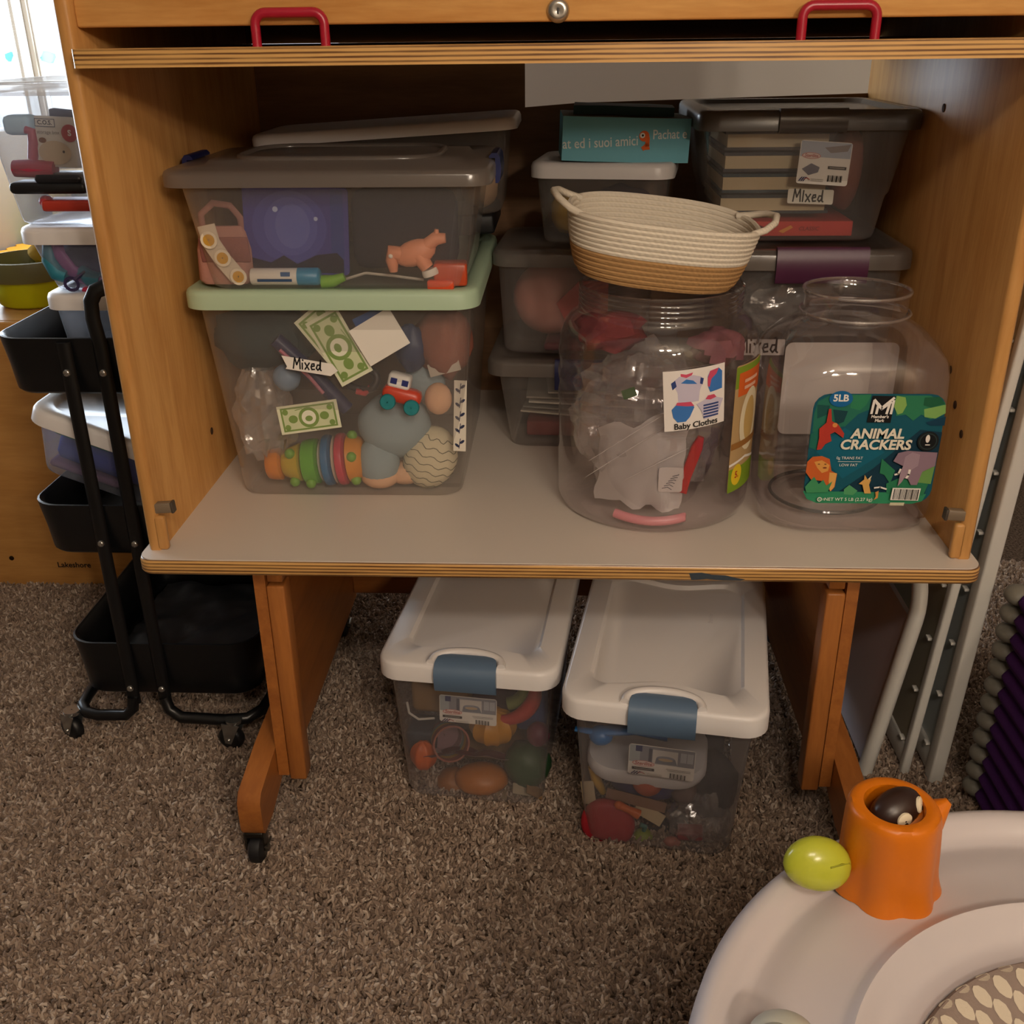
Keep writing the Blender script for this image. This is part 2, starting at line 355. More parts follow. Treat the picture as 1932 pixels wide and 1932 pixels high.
def carpet_pile(x0, x1, y0, y1, dens):
    TM = tuft_mat(); tcol = bpy.data.collections.new('yarn_tufts'); rnd = random.Random(3)
    for k in range(4):
        mb = MB(); bend = rnd.uniform(.3, .9); L = .0135*rnd.uniform(.85, 1.15); pts = []; rad = []
        for i in range(6):
            t = i/5; a = bend*t*1.6; pts.append((L*.55*math.sin(a)*t, L*.25*math.sin(3*t+k)*t, L*t*(1-.35*t*bend))); rad.append(.0022*(.75+.5*math.sin(PI*min(1, t*1.05+.1)))*(1 if i < 5 else .5))
        mb.tube(pts, rad, TM, 5); me = mesh_of('yarn_tuft', mb, Vector()); o = bpy.data.objects.new('yarn_tuft', me); tcol.objects.link(o)
    me = bpy.data.meshes.new('carpet_pile'); me.from_pydata([(x0, y0, 0), (x1, y0, 0), (x1, y1, 0), (x0, y1, 0)], [], [(0, 1, 2, 3)]); me.materials.append(TM)
    o = bpy.data.objects.new('carpet_pile', me); COL.objects.link(o); o.location = (0, 0, -.005); o['kind'] = 'stuff'; tag(o, 'brown twisted yarn pile of the room carpet', 'carpet')
    ng = bpy.data.node_groups.new('pile', 'GeometryNodeTree'); ng.interface.new_socket('Geometry', in_out='INPUT', socket_type='NodeSocketGeometry'); ng.interface.new_socket('Geometry', in_out='OUTPUT', socket_type='NodeSocketGeometry')
    gi = ng.nodes.new('NodeGroupInput'); go = ng.nodes.new('NodeGroupOutput'); dp = ng.nodes.new('GeometryNodeDistributePointsOnFaces'); dp.distribute_method = 'RANDOM'; dp.inputs['Density'].default_value = dens
    ci = ng.nodes.new('GeometryNodeCollectionInfo'); ci.inputs['Collection'].default_value = tcol; ci.inputs['Separate Children'].default_value = True; ci.inputs['Reset Children'].default_value = True
    ip = ng.nodes.new('GeometryNodeInstanceOnPoints'); ip.inputs['Pick Instance'].default_value = True
    rv = ng.nodes.new('FunctionNodeRandomValue'); rv.data_type = 'FLOAT_VECTOR'; rv.inputs[0].default_value = (-.95, -.95, 0); rv.inputs[1].default_value = (.95, .95, 6.283)
    rs = ng.nodes.new('FunctionNodeRandomValue'); rs.data_type = 'FLOAT'; rs.inputs[2].default_value = .75; rs.inputs[3].default_value = 1.25; rs.inputs['Seed'].default_value = 5
    L = ng.links.new; L(gi.outputs[0], dp.inputs['Mesh']); L(dp.outputs['Points'], ip.inputs['Points']); L(ci.outputs[0], ip.inputs['Instance']); L(rv.outputs[0], ip.inputs['Rotation']); L(rs.outputs[1], ip.inputs['Scale']); L(ip.outputs[0], go.inputs[0])
    md = o.modifiers.new('pile', 'NODES'); md.node_group = ng
carpet_pile(-1.9, 1.4, -.8, 1.05, 54000)
# foam play tiles far off on the left
for i, (x, y, c, lab) in enumerate(((-3.28, 4.55, '#6f57b8', 'purple foam play tile on the floor far beyond the cart'), (-3.28, 5.16, '#f2a51c', 'orange foam play tile on the floor, second from the far wall'), (-3.28, 5.77, '#a9d83a', 'lime green foam play tile against the far wall under the window'), (-2.67, 4.55, '#f4f4f4', 'white foam play tile beside the purple one'), (-2.67, 5.16, '#f5cf25', 'yellow foam play tile beside the orange one'), (-2.67, 5.77, '#e0483a', 'red foam play tile against the far wall under the window'))):
    pts = []
    for k in range(4):
        a = k*PI/2
        for j in range(24):
            t = -.3+.6*j/24; d = .3+.012*(1 if math.sin(j/24*PI*10) > 0 else -1)
            pts.append((t*math.cos(a)+d*math.sin(a), t*math.sin(a)-d*math.cos(a)))
    single('foam_tile', lab, 'foam tile', MB(Matrix.Translation((x, y, -.005))).prism(pts, 0, .014, pl(c, .8)), 'foam play tiles')

# ================================================================== lamp of the room (behind the camera)
lp = thing('ceiling_lamp', 'brushed metal ceiling lamp with frosted glass shades', 'lamp', (.3, -1.9, 2.5))
part('canopy', MB().lathe([(.001, 2.5), (.09, 2.5), (.09, 2.48), (.03, 2.45), (.012, 2.44), (.012, 2.3), (.001, 2.3)], pl('#8d8a86', .3, 'metal'), (.3, -1.9, 0), 24), lp)
for k, dx in enumerate((-.16, .16)):
    x = .3+dx; part('arm', MB().tube([(.3, -1.9, 2.32), (.3+dx*.6, -1.9, 2.31), (x, -1.9, 2.28)], .009, pl('#8d8a86', .3, 'metal')), lp)
    part('lamp_shade', MB().lathe([(.03, 2.29), (.055, 2.25), (.075, 2.19), (.085, 2.13)], clear('frosted_glass', '#fff4e4', .45, '#fff2dd', .04, .3), (x, -1.9, 0), 24), lp)
    part('bulb', MB().ell((x, -1.9, 2.20), (.022, .022, .03), emis('#ffd9a0', 8), 12), lp)
    L = bpy.data.lights.new('bulb_light', 'POINT'); L.energy = LAMP_W; L.color = WARM; L.shadow_soft_size = .09
    o = bpy.data.objects.new('bulb_light', L); COL.objects.link(o); o.location = (x, -1.9, 2.1)

fl_ = (.95, -2.55); fl = thing('floor_lamp', 'floor lamp with two open frosted shades', 'lamp', (fl_[0], fl_[1], 0)); GM = pl('#5a5650', .35, 'metal')
part('base', MB().lathe([(.001, 0), (.14, 0), (.14, .012), (.02, .03), (.012, .05)], GM, (fl_[0], fl_[1], 0), 32), fl); part('pole', MB().tube([(fl_[0], fl_[1], .03), (fl_[0], fl_[1], 1.6)], .011, GM), fl)
for k, (dx, zz) in enumerate(((-.14, 1.62), (.14, 1.74))):
    x = fl_[0]+dx; part('arm', MB().tube([(fl_[0], fl_[1], zz-.1), (fl_[0]+dx*.6, fl_[1], zz-.07), (x, fl_[1], zz-.03)], .008, GM), fl)
    part('lamp_shade', MB().lathe([(.03, zz-.02), (.055, zz), (.08, zz+.06), (.09, zz+.12)], clear('frosted_glass', '#fff4e4', .45, '#fff2dd', .04, .3), (x, fl_[1], 0), 24), fl)
    L = bpy.data.lights.new('bulb_light', 'POINT'); L.energy = FLOOR_W; L.color = WARM; L.shadow_soft_size = .07
    o = bpy.data.objects.new('bulb_light', L); COL.objects.link(o); o.location = (x, fl_[1], zz+.15)

# ================================================================== the cabinet
WV = wood('birch_upright', '#b0793f', '#cd9a5c', 2); WH = wood('birch_level', '#bb8142', '#d9a664', 0); WY = wood('reddish_leg', '#8a5126', '#aa6a33', 1); WLEG = wood('reddish_post', '#8e552a', '#b07038', 2); WRAIL = wood('reddish_rail', '#7d4a24', '#9a5f2e', 0)
WBACK = wood('back_board', '#6d4f36', '#866446', 0, .6); PLY = plywood_edge(); LAM = pl('#dfd4c9', .38)
ZS = .5311; XI = .5798; TP = .02
cab = thing('mobile_cabinet', 'large birch plywood cabinet on casters with an open white shelf and red-handled flap', 'cabinet', (0, .4, 0))
# shelf board: ply core with rounded front corners + laminate
core = MB(); out = [(p[0], p[1]+.41) for p in rr(1.22, .82, .022, 6)]
rings = [[(p[0]*(1-i*2/1.22)+0, .41+(p[1]-.41)*(1-i*2/.82), z) for p in out] for z, i in ((ZS-.0255, .004), (ZS-.0245, .0015), (ZS-.021, 0), (ZS-.006, 0), (ZS-.0025, .0012), (ZS-.0018, .002))]
core.loft(rings, PLY)
sh = part('shelf_board', core, cab)
lam = MB(); lam.loft([[(p[0]*.9965, .41+(p[1]-.41)*.9955, z) for p in out] for z in (ZS-.0018, ZS)], LAM, smooth=False, capmat=LAM); part('laminate_top', lam, sh, 'off-white laminate surface')
# tape smear on the ply edge
tp = MB(); q_ = aty(1350, 1088, -.0006); tp.prism([(q_.x+a*.001, q_.z+b*.001) for a, b in ((-38, 5), (-20, 6), (-6, 3), (14, 2), (30, -2), (42, -4), (36, -6), (10, -6), (-12, -4), (-34, -6))], 0, .0006, pl('#3a4550', .5)); tp.v = [Vector((p.x, -p.z, p.y)) for p in tp.v]; part('tape_scrap', tp, sh, 'torn dark tape scrap')
for sx in (-1, 1):
    mb = MB(); prof = [(.034, 0), (.030, .004), (.030, TP-.004), (.034, TP), (.80, TP), (.80, 0)]
    xs = sx*XI; mb.loft([[(xs+sx*p[1], p[0], z) for p in prof] for z in (ZS, 1.62)], WV, smooth=False); sp = part('side_panel', mb, cab)
    br = MB(T((sx*(XI-.004), .038, .598), 0, 0, sx*4)); br.box((0, 0, 0), (.040, .012, .016), pl('#7d6d5a', .45), .002); br.box((-sx*.0195, 0, 0), (.004, .013, .017), pl('#4a4138', .5), .001); part('door_stop', br, sp, 'dull grey door stop peg')
    st = MB(); st.box((sx*(XI-.0005), .036, ZS+.0275), (.018, .012, .055), WV, .004); part('corner_block', st, sp)
    for (y, z) in ((.37, 1.115), (.17, .77), (.09, .70), (.13, .73)) if sx > 0 else ((.3, .62),):
        part('screw_hole', MB(T((sx*(XI-.0012), y, z))).ell((0, 0, 0), (.0015, .006, .0065), pl('#4a2f18', .8), 10), sp)
# flap door folded up flat, its edge towards the room, handles on top
dz = 1.2013; fd = MB(); o2 = [(p[0], p[1]+.38) for p in rr(1.148, .76, .006, 3)]
fd.loft([[(p[0], p[1], z) for p in o2] for z in (dz-.0105, dz+.0105)], PLY, smooth=False, capmat=WH); flap = part('flap_door', fd, cab)
RED = pl('#a3182f', .3)
for (x0, x1) in ((-.363, -.268), (.281, .378)):
    h = MB(); r = .013; pts = [(x0+.006, .03, dz+.010), (x0+.006, .03, dz+.034)]
    for i in range(7): a = PI-PI/2*i/6; pts.append((x0+.006+r+r*math.cos(a), .03, dz+.034+r*math.sin(a)))
    for i in range(7): a = PI/2-PI/2*i/6; pts.append((x1-.006-r+r*math.cos(a), .03, dz+.034+r*math.sin(a)))
    pts += [(x1-.006, .03, dz+.034), (x1-.006, .03, dz+.010)]; h.tube(pts, .0058, RED, 12); part('handle', h, flap, 'glossy red bar handle')
# upper fascia with the lock
fa = MB(); fa.box((0, .053, 1.435), (2*XI, .02, .40), WH, .003); fs_ = part('upper_panel', fa, cab)
lk = aty(1053, 20, .04); lo = MB(T((lk.x, .043, lk.z), 0, 90)); lo.lathe([(.001, .006), (.006, .0075), (.010, .007), (.0125, .005), (.0135, .001), (.0135, -.002)], pl('#b9b6ae', .22, 'metal'), n=32, cap0=True); lo.box((0, 0, .0072), (.0022, .007, .002), pl('#2a2723', .5)); part('lock', lo, fs_, 'round chrome key lock')
part('top_board', MB().box((0, .42, 1.63), (1.2, .80, .02), WH), cab)
part('rear_rail', MB().box((0, .775, 1.396), (2*XI, .02, .368), WBACK), cab)  # unseen rail, carried down to keep light out of the flap gap
part('gap_blocker', MB().box((0, .42, 1.252), (2*XI, .70, .016), WBACK), cab)  # unseen board added to block window light above the flap
lb = MB(); lb.box((-.3216, .801, (ZS+1.2)/2), (.5164, .006, 1.2-ZS), WBACK); part('back_board', lb, cab, 'dark brown hardboard over the back')
lb = MB(); xr = XI; lb.loft([[(-.0634, y, ZS), (xr, y, ZS), (xr, y, 1.115), (.037, y, 1.103), (-.0634, y, 1.096)] for y in (.798, .804)], WBACK, smooth=False); part('back_board', lb, cab)
# underframe
for sx in (-1, 1):
    lg = MB(); poly = [(.05, .10), (.05, .478), (.058, .494), (.075, .5055), (.66, .5055), (.66, .10)]
    lg.loft([[(sx*x, p[0], p[1]) for p in poly] for x in (.438, .456)], WY, smooth=False); lp_ = part('leg_panel', lg, cab)
    po = MB(); po.box((sx*.424, .0685, .275), (.028, .035, .37), WLEG, .003); part('leg_post', po, lp_)
    po = MB(); po.box((sx*.424, .0685, .485), (.024, .03, .038), WLEG, .002); part('corner_block', po, lp_)
    ft = MB(); fp = [(-.047, .062), (-.054, .074), (-.054, .126), (-.042, .140), (.06, .156), (.30, .170), (.55, .156), (.66, .138), (.69, .12), (.69, .062), (.62, .062), (.50, .09), (.10, .09), (.0, .062)]
    ft.loft([[(sx*x, p[0], p[1]) for p in fp] for x in (.457, .494)], WY, smooth=False); fo = part('foot', ft, cab)
    for y in (-.036, .66):
        c = MB(); c.lathe([(.001, -.012), (.018, -.012), (.0245, -.008), (.0255, 0), (.0245, .008), (.018, .012), (.001, .012)], pl('#17171a', .45), (sx*.477, y, .0225), 28, Matrix.Rotation(PI/2, 4, 'Y')); ca = part('caster', c, fo, 'black rubber caster wheel')
        f = MB(); f.box((sx*.477, y+.004, .0565), (.030, .034, .011), pl('#3d3a36', .4, 'metal'), .002); f.box((sx*.479+.0145, y+.004, .038), (.003, .022, .034), pl('#4d4944', .4, 'metal')); f.box((sx*.479-.0145, y+.004, .038), (.003, .022, .034), pl('#4d4944', .4, 'metal')); f.tube([(sx*.479+.012, y, .0225), (sx*.479+.021, y, .0225)], .006, pl('#7a756c', .35, 'metal')); f.tube([(sx*.479+.018, y-.012, .034), (sx*.479+.022, y-.014, .034), (sx*.479+.022, y+.01, .036)], .002, pl('#8a857a', .35, 'metal'), 6); part('caster_fork', f, ca)
part('stretcher', MB().box((0, .62, .29), (.876, .022, .20), WRAIL, .003), cab)
part('stretcher', MB().box((0, .62, .470), (.876, .03, .06), WRAIL, .003), cab)
part('stretcher', MB().box((0, .645, .155), (.876, .022, .07), WRAIL, .003), cab)
# ================================================================== storage boxes
CLR = clear('clear_tote_plastic', '#fbfaf9', .17, '#f2eeea', .04, .10, 0, .6)
CLJ = clear('clear_jar_plastic', '#fdfafb', .05, '#f6eef0', .09, .035, 9, .9)
BAG = clear('thin_bag_plastic', '#fdfbfa', .22, '#fdf8f8', .14, .14, 40, .8)
LIDC = clear('milky_lid_plastic', '#cfc8c2', .42, '#b9b0a8', .05, .2)
LIDGREY = clear('grey_lid_plastic', '#8e8984', .5, '#9a938b', .05, .25)
LIDW = pl('#e9e5e4', .35); SAGE = pl('#b2cbae', .45); NAVY = pl('#121d55', .4); PALE = clear('pale_lid_plastic', '#ffffff', .4, '#ffffff', .05, .2); PLUM = pl('#4a1f3c', .4); SLATE = pl('#5d7590', .4)
def noise3(p, s=1.0, seed=0):
    from mathutils import noise
    return noise.noise(Vector((p[0]*s+seed, p[1]*s+seed*1.7, p[2]*s-seed)))
def tote(name, label, loc, rz, b, t, h, lid, body=CLR, lidmat=LIDW, rec=.006, roll=0, rb=.03, latch=None, cat='storage box', step=None, bumpy=0, lidoff=(0, 0), inset=.03):
    """b, t: bottom and top (width, depth); lid: (width, depth, z0, z1); latch: list of (side, width, z0, z1, material)"""
    th = thing(name, label, cat, loc); M = T(loc, rz, 0, roll); mb = MB(M)
    prof = [(b[0]-.016, b[1]-.016, 0), (b[0]-.004, b[1]-.004, .004), (b[0], b[1], .011)]
    if step:
        k = step/h; w1 = b[0]+(t[0]-b[0])*k; d1 = b[1]+(t[1]-b[1])*k; prof += [(w1-.006, d1-.006, step-.004), (w1+.002, d1+.002, step+.002)]
    prof += [(t[0], t[1], h-.012), (t[0]+.004, t[1]+.004, h-.006), (t[0]+.012, t[1]+.012, h-.004)]
    mb.loft([[(p[0], p[1], z) for p in rr(w_, d_, rb, 6)] for w_, d_, z in prof], body, True, False); part('body', mb, th)
    if lid:
        lw, ld, z0, z1 = lid; lb = MB(M @ Matrix.Translation((lidoff[0], lidoff[1], 0))); ins = inset
        def ring(w_, d_, z, r, bu=0):
            if not bumpy: return [(p[0], p[1], z) for p in rr(w_, d_, r, 6)]
            P = rr(w_, d_, r, 6); D = []                      # resampled so the recess can wave round the latch
            for a_, b_ in zip(P, P[1:]+P[:1]):
                k = max(1, 8 if math.dist(a_, b_) > .05 else 1); D += [(a_[0]+(b_[0]-a_[0])*i/k, a_[1]+(b_[1]-a_[1])*i/k) for i in range(k)]
            return [(p[0], p[1]-math.copysign(bu*math.exp(-(p[0]/.06)**2), p[1]), z) for p in D]
        R = [ring(lw-.010, ld-.010, z1-.012, rb), ring(lw-.008, ld-.008, z0, rb), ring(lw, ld, z0, rb+.004), ring(lw, ld, z1-.008, rb+.004), ring(lw-.005, ld-.005, z1-.0025, rb+.002), ring(lw-.014, ld-.014, z1, rb)]
        R += [ring(lw-.014-ins, ld-.014-ins*1.4, z1, rb, bumpy), ring(lw-.024-ins, ld-.024-ins*1.4, z1-rec, rb, bumpy)]
        lb.loft(R, lidmat, True, True); lo = part('lid', lb, th)
        for (side, lwid, la, lz, lm) in latch or []:
            q = MB(M @ Matrix.Translation((lidoff[0], lidoff[1], 0))); L = []
            for (dy, zz) in ((.010, lz-.001), (.006, lz+.003), (-.002, lz+.003), (-.006, lz-.002), (-.008, (la+lz)/2), (-.006, la+.004), (-.003, la), (.001, la), (.001, lz-.004), (.010, lz-.004)): L.append((dy, zz))
            if side in ('f', 'b'):
                sg = 1 if side == 'f' else -1; yy = -sg*ld/2
                q.loft([[(x, yy+sg*a, z) for a, z in L] for x in (-lwid/2, -lwid/2+.004, lwid/2-.004, lwid/2)], lm, smooth=True)
            else:
                sg = 1 if side == 'l' else -1; xx = -sg*lw/2
                q.loft([[(xx+sg*a, y, z) for a, z in L] for y in (-lwid/2, -lwid/2+.004, lwid/2-.004, lwid/2)], lm, smooth=True)
            part('latch', q, th)
    return th, M
def blob(name, label, cat, c, r, mat, amp=.12, sc=18, seed=0, n=22, R=None, group=None):
    c = Vector(c); mb = MB(); mb.ell(c, r, mat, n, R, lambda d: 1+amp*noise3(d, 2.2, seed)); return single(name, label, cat, mb, group)
def crumple(name, label, c, r, mat=None, seed=0, cat='plastic bag', n=30, amp=.34):
    mb = MB(); mb.ell(c, r, mat or BAG, n, None, lambda d: 1+amp*noise3(d, 2.6, seed)+.16*noise3(d, 7, seed+3)); o = single(name, label, cat, mb)
    for p in o.data.polygons: p.use_smooth = random.random() > .5
    return o
BLK = paper('#1b1a1c'); WHT = paper('#efeae2')
def maker_label(w_, h_, tall=False):
    p = Print(w_, h_, WHT, .004)
    if tall:
        p.rect(-w_/2+.001, h_*.13, w_/2-.001, h_/2-.001, paper('#aeb6c4')); p.poly([(-.03*w_, h_*.36), (w_*.47, h_*.46), (w_*.42, h_*.30), (w_*.1, h_*.24)], paper('#8d8585'))
        p.rect(-w_*.42, h_*.1, -w_*.12, h_*.2, paper('#efe8e4')); p.disc(-w_*.27, h_*.155, w_*.185, paper('#c8837c'), h_*.075); p.disc(-w_*.27, h_*.155, w_*.165, paper('#e7d3cc'), h_*.06); p.text('Sterilite', -w_*.27, h_*.155, w_*.085, paper('#b0483f'), .02, .2)
        p.poly([(-w_*.42, -h_*.16), (-w_*.25, -h_*.02), (-w_*.08, -h_*.1), (-w_*.1, -h_*.22), (-w_*.28, -h_*.3)], paper('#6f6e7c'))
        p.rect(w_*.08, -h_*.13, w_*.44, -h_*.06, BLK); p.stroke([(w_*.12, -h_*.095), (w_*.40, -h_*.095)], h_*.022, paper('#9a968e'))
        for k in range(11): p.rect(w_*(.1+.027*k), -h_*.42, w_*(.1+.027*k)+w_*(.008+.012*(k % 3 == 0)), -h_*.27, BLK)
        bx = -w_*.45
    else:
        p.rect(-w_/2+.001, -h_*.08, w_/2-.001, h_/2-.001, paper('#8f9099')); p.rect(-w_*.5+.001, -h_*.08, -w_*.33, h_*.5-.001, paper('#a9b1b4')); p.rect(-w_*.40, h_*.28, -w_*.3, h_*.47, paper('#1f2f66'))
        for a in (-.2, -.2): p.rect(w_*a, -h_*.02, w_*a+w_*.05, h_*.42, paper('#565a68'))
        p.rect(-w_*.14, -h_*.06, w_*.24, h_*.4, paper('#d5d0cb')); p.poly([(-w_*.1, -h_*.05), (-w_*.08, h_*.15), (w_*.2, h_*.15), (w_*.24, -h_*.05)], paper('#7c828f')); p.disc(w_*.06, h_*.16, w_*.13, paper('#8f95a0'), h_*.06); p.disc(w_*.06, h_*.1, w_*.11, paper('#c3ab8c'), h_*.05)
        p.rect(w_*.28, h_*.08, w_*.37, h_*.40, paper('#b9bcc2')); p.rect(w_*.38, h_*.08, w_*.47, h_*.40, paper('#b9bcc2'))
        p.disc(-w_*.27, -h_*.1, w_*.17, paper('#d9857c'), h_*.1); p.disc(-w_*.27, -h_*.1, w_*.155, paper('#f0dcd5'), h_*.085); p.text('Sterilite', -w_*.27, -h_*.1, w_*.085, paper('#b0483f'), .02, .2)
        p.rect(-w_*.44, -h_*.32, -w_*.1, -h_*.23, BLK); p.stroke([(-w_*.40, -h_*.275), (-w_*.14, -h_*.275)], h_*.025, paper('#9a968e'))
        p.stroke([(w_*.08, -h_*.18), (w_*.44, -h_*.18)], h_*.02, paper('#a5a19a')); p.stroke([(w_*.10, -h_*.225), (w_*.44, -h_*.225)], h_*.02, paper('#a5a19a'))
        for k in range(14): p.rect(w_*(.14+.018*k), -h_*.46, w_*(.14+.018*k)+w_*(.005+.009*(k % 3 == 0)), -h_*.30, BLK)
        bx = -w_*.44
    for k in range(3): p.stroke([(bx+w_*.04*k, -h_*.44), (bx+w_*.05+w_*.04*k, -h_*.35)], w_*.018, paper('#2b2f5f'))
    p.stroke([(bx+w_*.1, -h_*.39), (bx+w_*.15, -h_*.36), (bx+w_*.2, -h_*.40)], w_*.012, paper('#b0483f')); p.stroke([(bx+w_*.24, -h_*.38), (bx+w_*.46, -h_*.38)], h_*.016, paper('#b5b0a8')); p.stroke([(bx+w_*.24, -h_*.42), (bx+w_*.46, -h_*.42)], h_*.016, paper('#b5b0a8'))
    return p
def sticker(parent, pr, M, label, name='sticker'):
    return part(name, pr.mesh(flat(M), MB()), parent, label)

# ---------- left: sage-lidded tote A
totA, MA = tote('storage_tote', 'clear tapered tote with a sage green lid at the bottom left of the shelf', (-.336, .442, ZS), 0, (.37, .42), (.418, .47), .333, (.447, .505, .322, .350), lidmat=SAGE, rb=.035)
def yA(z): return .232-.037*(z-ZS)/.32
def inA(u, v, back=.0):
    p = aty(u, v, .225)
    for _ in range(4): p = aty(u, v, yA(p.z)+back)
    return p
p = inA(583, 690, -.0015); pr = Print(.086, .024, None); pr.base = ([(-.043, .012), (-.034, -.004), (-.036, -.008), (.034, -.013), (.045, -.004), (.036, .006)], WHT); handwrite(pr, -.024, -.006, .017, BLK, .0022, 'Mixed')
sticker(totA, pr, T(p, 0, -6.6, 5), 'torn white paper label reading Mixed', 'name_label')
GRN = paper('#7f9a55'); GRL = paper('#cfd6ae')
def bill(M, label, w_=.098, h_=.046):
    pr = Print(w_, h_, paper('#dfe0c4'), 0, .0004); pr.rect(-w_*.45, -h_*.42, w_*.45, h_*.42, GRN); pr.rect(-w_*.42, -h_*.36, w_*.42, h_*.36, GRL); pr.disc(0, 0, h_*.36, GRN); pr.disc(0, 0, h_*.25, paper('#e9e9d4')); pr.disc(0, -h_*.04, h_*.13, GRN, h_*.1)
    for sx in (-1, 1):
        pr.disc(sx*w_*.26, 0, h_*.16, GRN, h_*.14)
        for sy in (-1, 1): pr.disc(sx*w_*.37, sy*h_*.27, h_*.1, GRN); 
    pr.stroke([(-.2*w_, h_*.3), (-.08*w_, h_*.34)], .001, GRN)
    return single('play_money', label, 'play money', pr.mesh(flat(M), MB()))
bill(T(inA(583, 787, .004), 0, -6.6, -8), 'green toy banknote lying level against the front of the sage-lidded tote')
bill(T(inA(640, 655, .012), 0, -6.6, 62), 'green toy banknote standing on end behind the Mixed label of the sage-lidded tote', .11, .056)
bill(T(inA(622, 640, .016), 0, -6.6, 52), 'pale back of a toy banknote fanned behind the upright one', .105, .054)
q = inA(716, 636, .009); pr = Print(.072, .062, paper('#e9e4da'), .001); single('paper_card', 'blank white paper card leaning inside the sage-lidded tote', 'paper', pr.mesh(flat(T(q, 0, -6.6, -30)), MB()))
q = inA(706, 618, .018); pr = Print(.05, .05, paper('#1f4a86'), .001); single('paper_card', 'dark blue card behind the blank white paper card', 'paper', pr.mesh(flat(T(q, 0, -6.6, -25)), MB()))
# caterpillar toy with coloured rings
c0 = inA(505, 877, .045); c1 = inA(690, 862, .05); ct = thing('caterpillar_toy', 'orange, green and blue ringed caterpillar toy on the floor of the sage-lidded tote', 'toy', (c0.x, c0.y, ZS+.012)); ax = (c1-c0); Lc = ax.length; MCt = Matrix.Translation(c0) @ ax.to_track_quat('X', 'Z').to_matrix().to_4x4()
for (a, b_, r0, r1, c_, nm) in ((0, .16, .024, .027, '#d8801c', 'head'), (.16, .36, .022, .032, '#c9b02a', 'neck_ring'), (.37, .54, .036, .038, '#5fae2e', 'body_ring'), (.54, .58, .034, .034, '#e6e0c8', 'body_ring'), (.58, .68, .042, .042, '#1d6aa0', 'body_ring'), (.68, .72, .039, .039, '#e6e0c8', 'body_ring'), (.72, .82, .043, .043, '#c42f4d', 'body_ring'), (.82, 1.0, .040, .034, '#d98a20', 'tail')):
    m = MB(MCt); m.lathe([(.001, a*Lc), (r0*.8, a*Lc), (r0, a*Lc+.003), ((r0+r1)/2*1.03, (a+b_)/2*Lc), (r1, b_*Lc-.003), (r1*.8, b_*Lc), (.001, b_*Lc)], pl(c_, .35), n=24, R=Matrix.Rotation(PI/2, 4, 'Y')); part(nm, m, ct)
for k, (t_, y_, z_) in enumerate(((.28, -.02, .024), (.28, -.02, -.026), (.45, -.028, -.028), (.9, -.032, .014), (.9, -.025, -.03), (.9, 0, .04))):
    m = MB(MCt); m.ell((t_*Lc, y_, z_), (.009, .009, .009), pl('#6fa832', .4), 10); part('knob', m, ct)
# light blue plush with peach feet
pz = inA(745, 800, .055); ps = thing('plush_toy', 'light blue plush doll with peach feet inside the sage-lidded tote', 'plush toy', (pz.x, pz.y, ZS+.012)); SB = cloth('#93a4ab'); PE = cloth('#dcae8c')
m = MB(); m.ell(pz, (.06, .04, .055), SB, 24, None, lambda d: 1+.08*noise3(d, 2, 4)); q = inA(715, 870, .04); m.ell(q, (.035, .034, .045), SB, 20); q = inA(800, 720, .06); m.ell(q, (.035, .025, .03), SB, 18); part('body', m, ps)
q = inA(718, 897, .036); m = MB(); m.ell(q, (.033, .03, .02), PE, 18); part('foot', m, ps)
q = inA(765, 890, .05); m = MB(); m.ell(q, (.032, .028, .02), PE, 18); part('foot', m, ps)
q = inA(827, 752, .03); m = MB(); m.ell(q, (.022, .02, .026), PE, 18); part('hand', m, ps)
# cream ball with wavy lines
q = inA(812, 862, .05); eg = thing('plush_ball', 'cream cloth ball with thin wavy lines in the tote corner', 'toy ball', (q.x, q.y, ZS+.012)); Re = Matrix.Rotation(math.radians(20), 4, 'Y'); er = (.045, .038, .055)
part('ball', MB().ell(q, er, cloth('#d9ceb0'), 30, Re), eg)
m = MB()
for k in range(7):
    zz = -.75+.25*k; pts = []
    for i in range(21):
        a = -PI*.95+PI*.9*i/20; s_ = zz+.05*math.sin(i*1.35); cc = math.sqrt(max(.02, 1-s_*s_)); pts.append(q+Re @ Vector((er[0]*1.01*cc*math.cos(a), er[1]*1.01*cc*math.sin(a), er[2]*1.01*s_)))
    m.tube(pts, .0007, cloth('#6d6a5c'), 4)
part('stitching', m, eg)
# toy car
q = inA(760, 740, .016); cr_ = thing('toy_car', 'small red toy car with a white cab and teal wheels in the sage-lidded tote', 'toy car', tuple(q-Vector((0, 0, .03)))); MC = T(q, 0, -8, 14)
part('chassis', MB(MC).box((0, 0, -.004), (.062, .03, .026), pl('#c4452f', .35), .009), cr_)
m = MB(MC); m.box((-.008, 0, .017), (.036, .026, .024), pl('#e8e6e2', .35), .005); cb = part('cab', m, cr_)
for x_ in (-.016, .002): part('window_pane', MB(MC).box((x_, -.0135, .017), (.010, .002, .009), pl('#27306e', .3)), cb)
for x_ in (-.018, .020): part('wheel', MB(MC).lathe([(.001, -.005), (.011, -.005), (.0125, -.003), (.0125, .003), (.011, .005), (.001, .005)], pl('#1f7f86', .4), (x_, -.017, -.017), 18, Matrix.Rotation(PI/2, 4, 'X')), cr_)
crumple('plastic_bag', 'crumpled translucent bag against the left end of the sage-lidded tote', inA(500, 780, .062), (.046, .036, .080), seed=2)
blob('cloth_bundle', 'dark teal cloth bundle at the upper left inside the sage-lidded tote', 'cloth', inA(500, 635, .085), (.085, .05, .05), cloth('#2d3c40'), .3, seed=1)
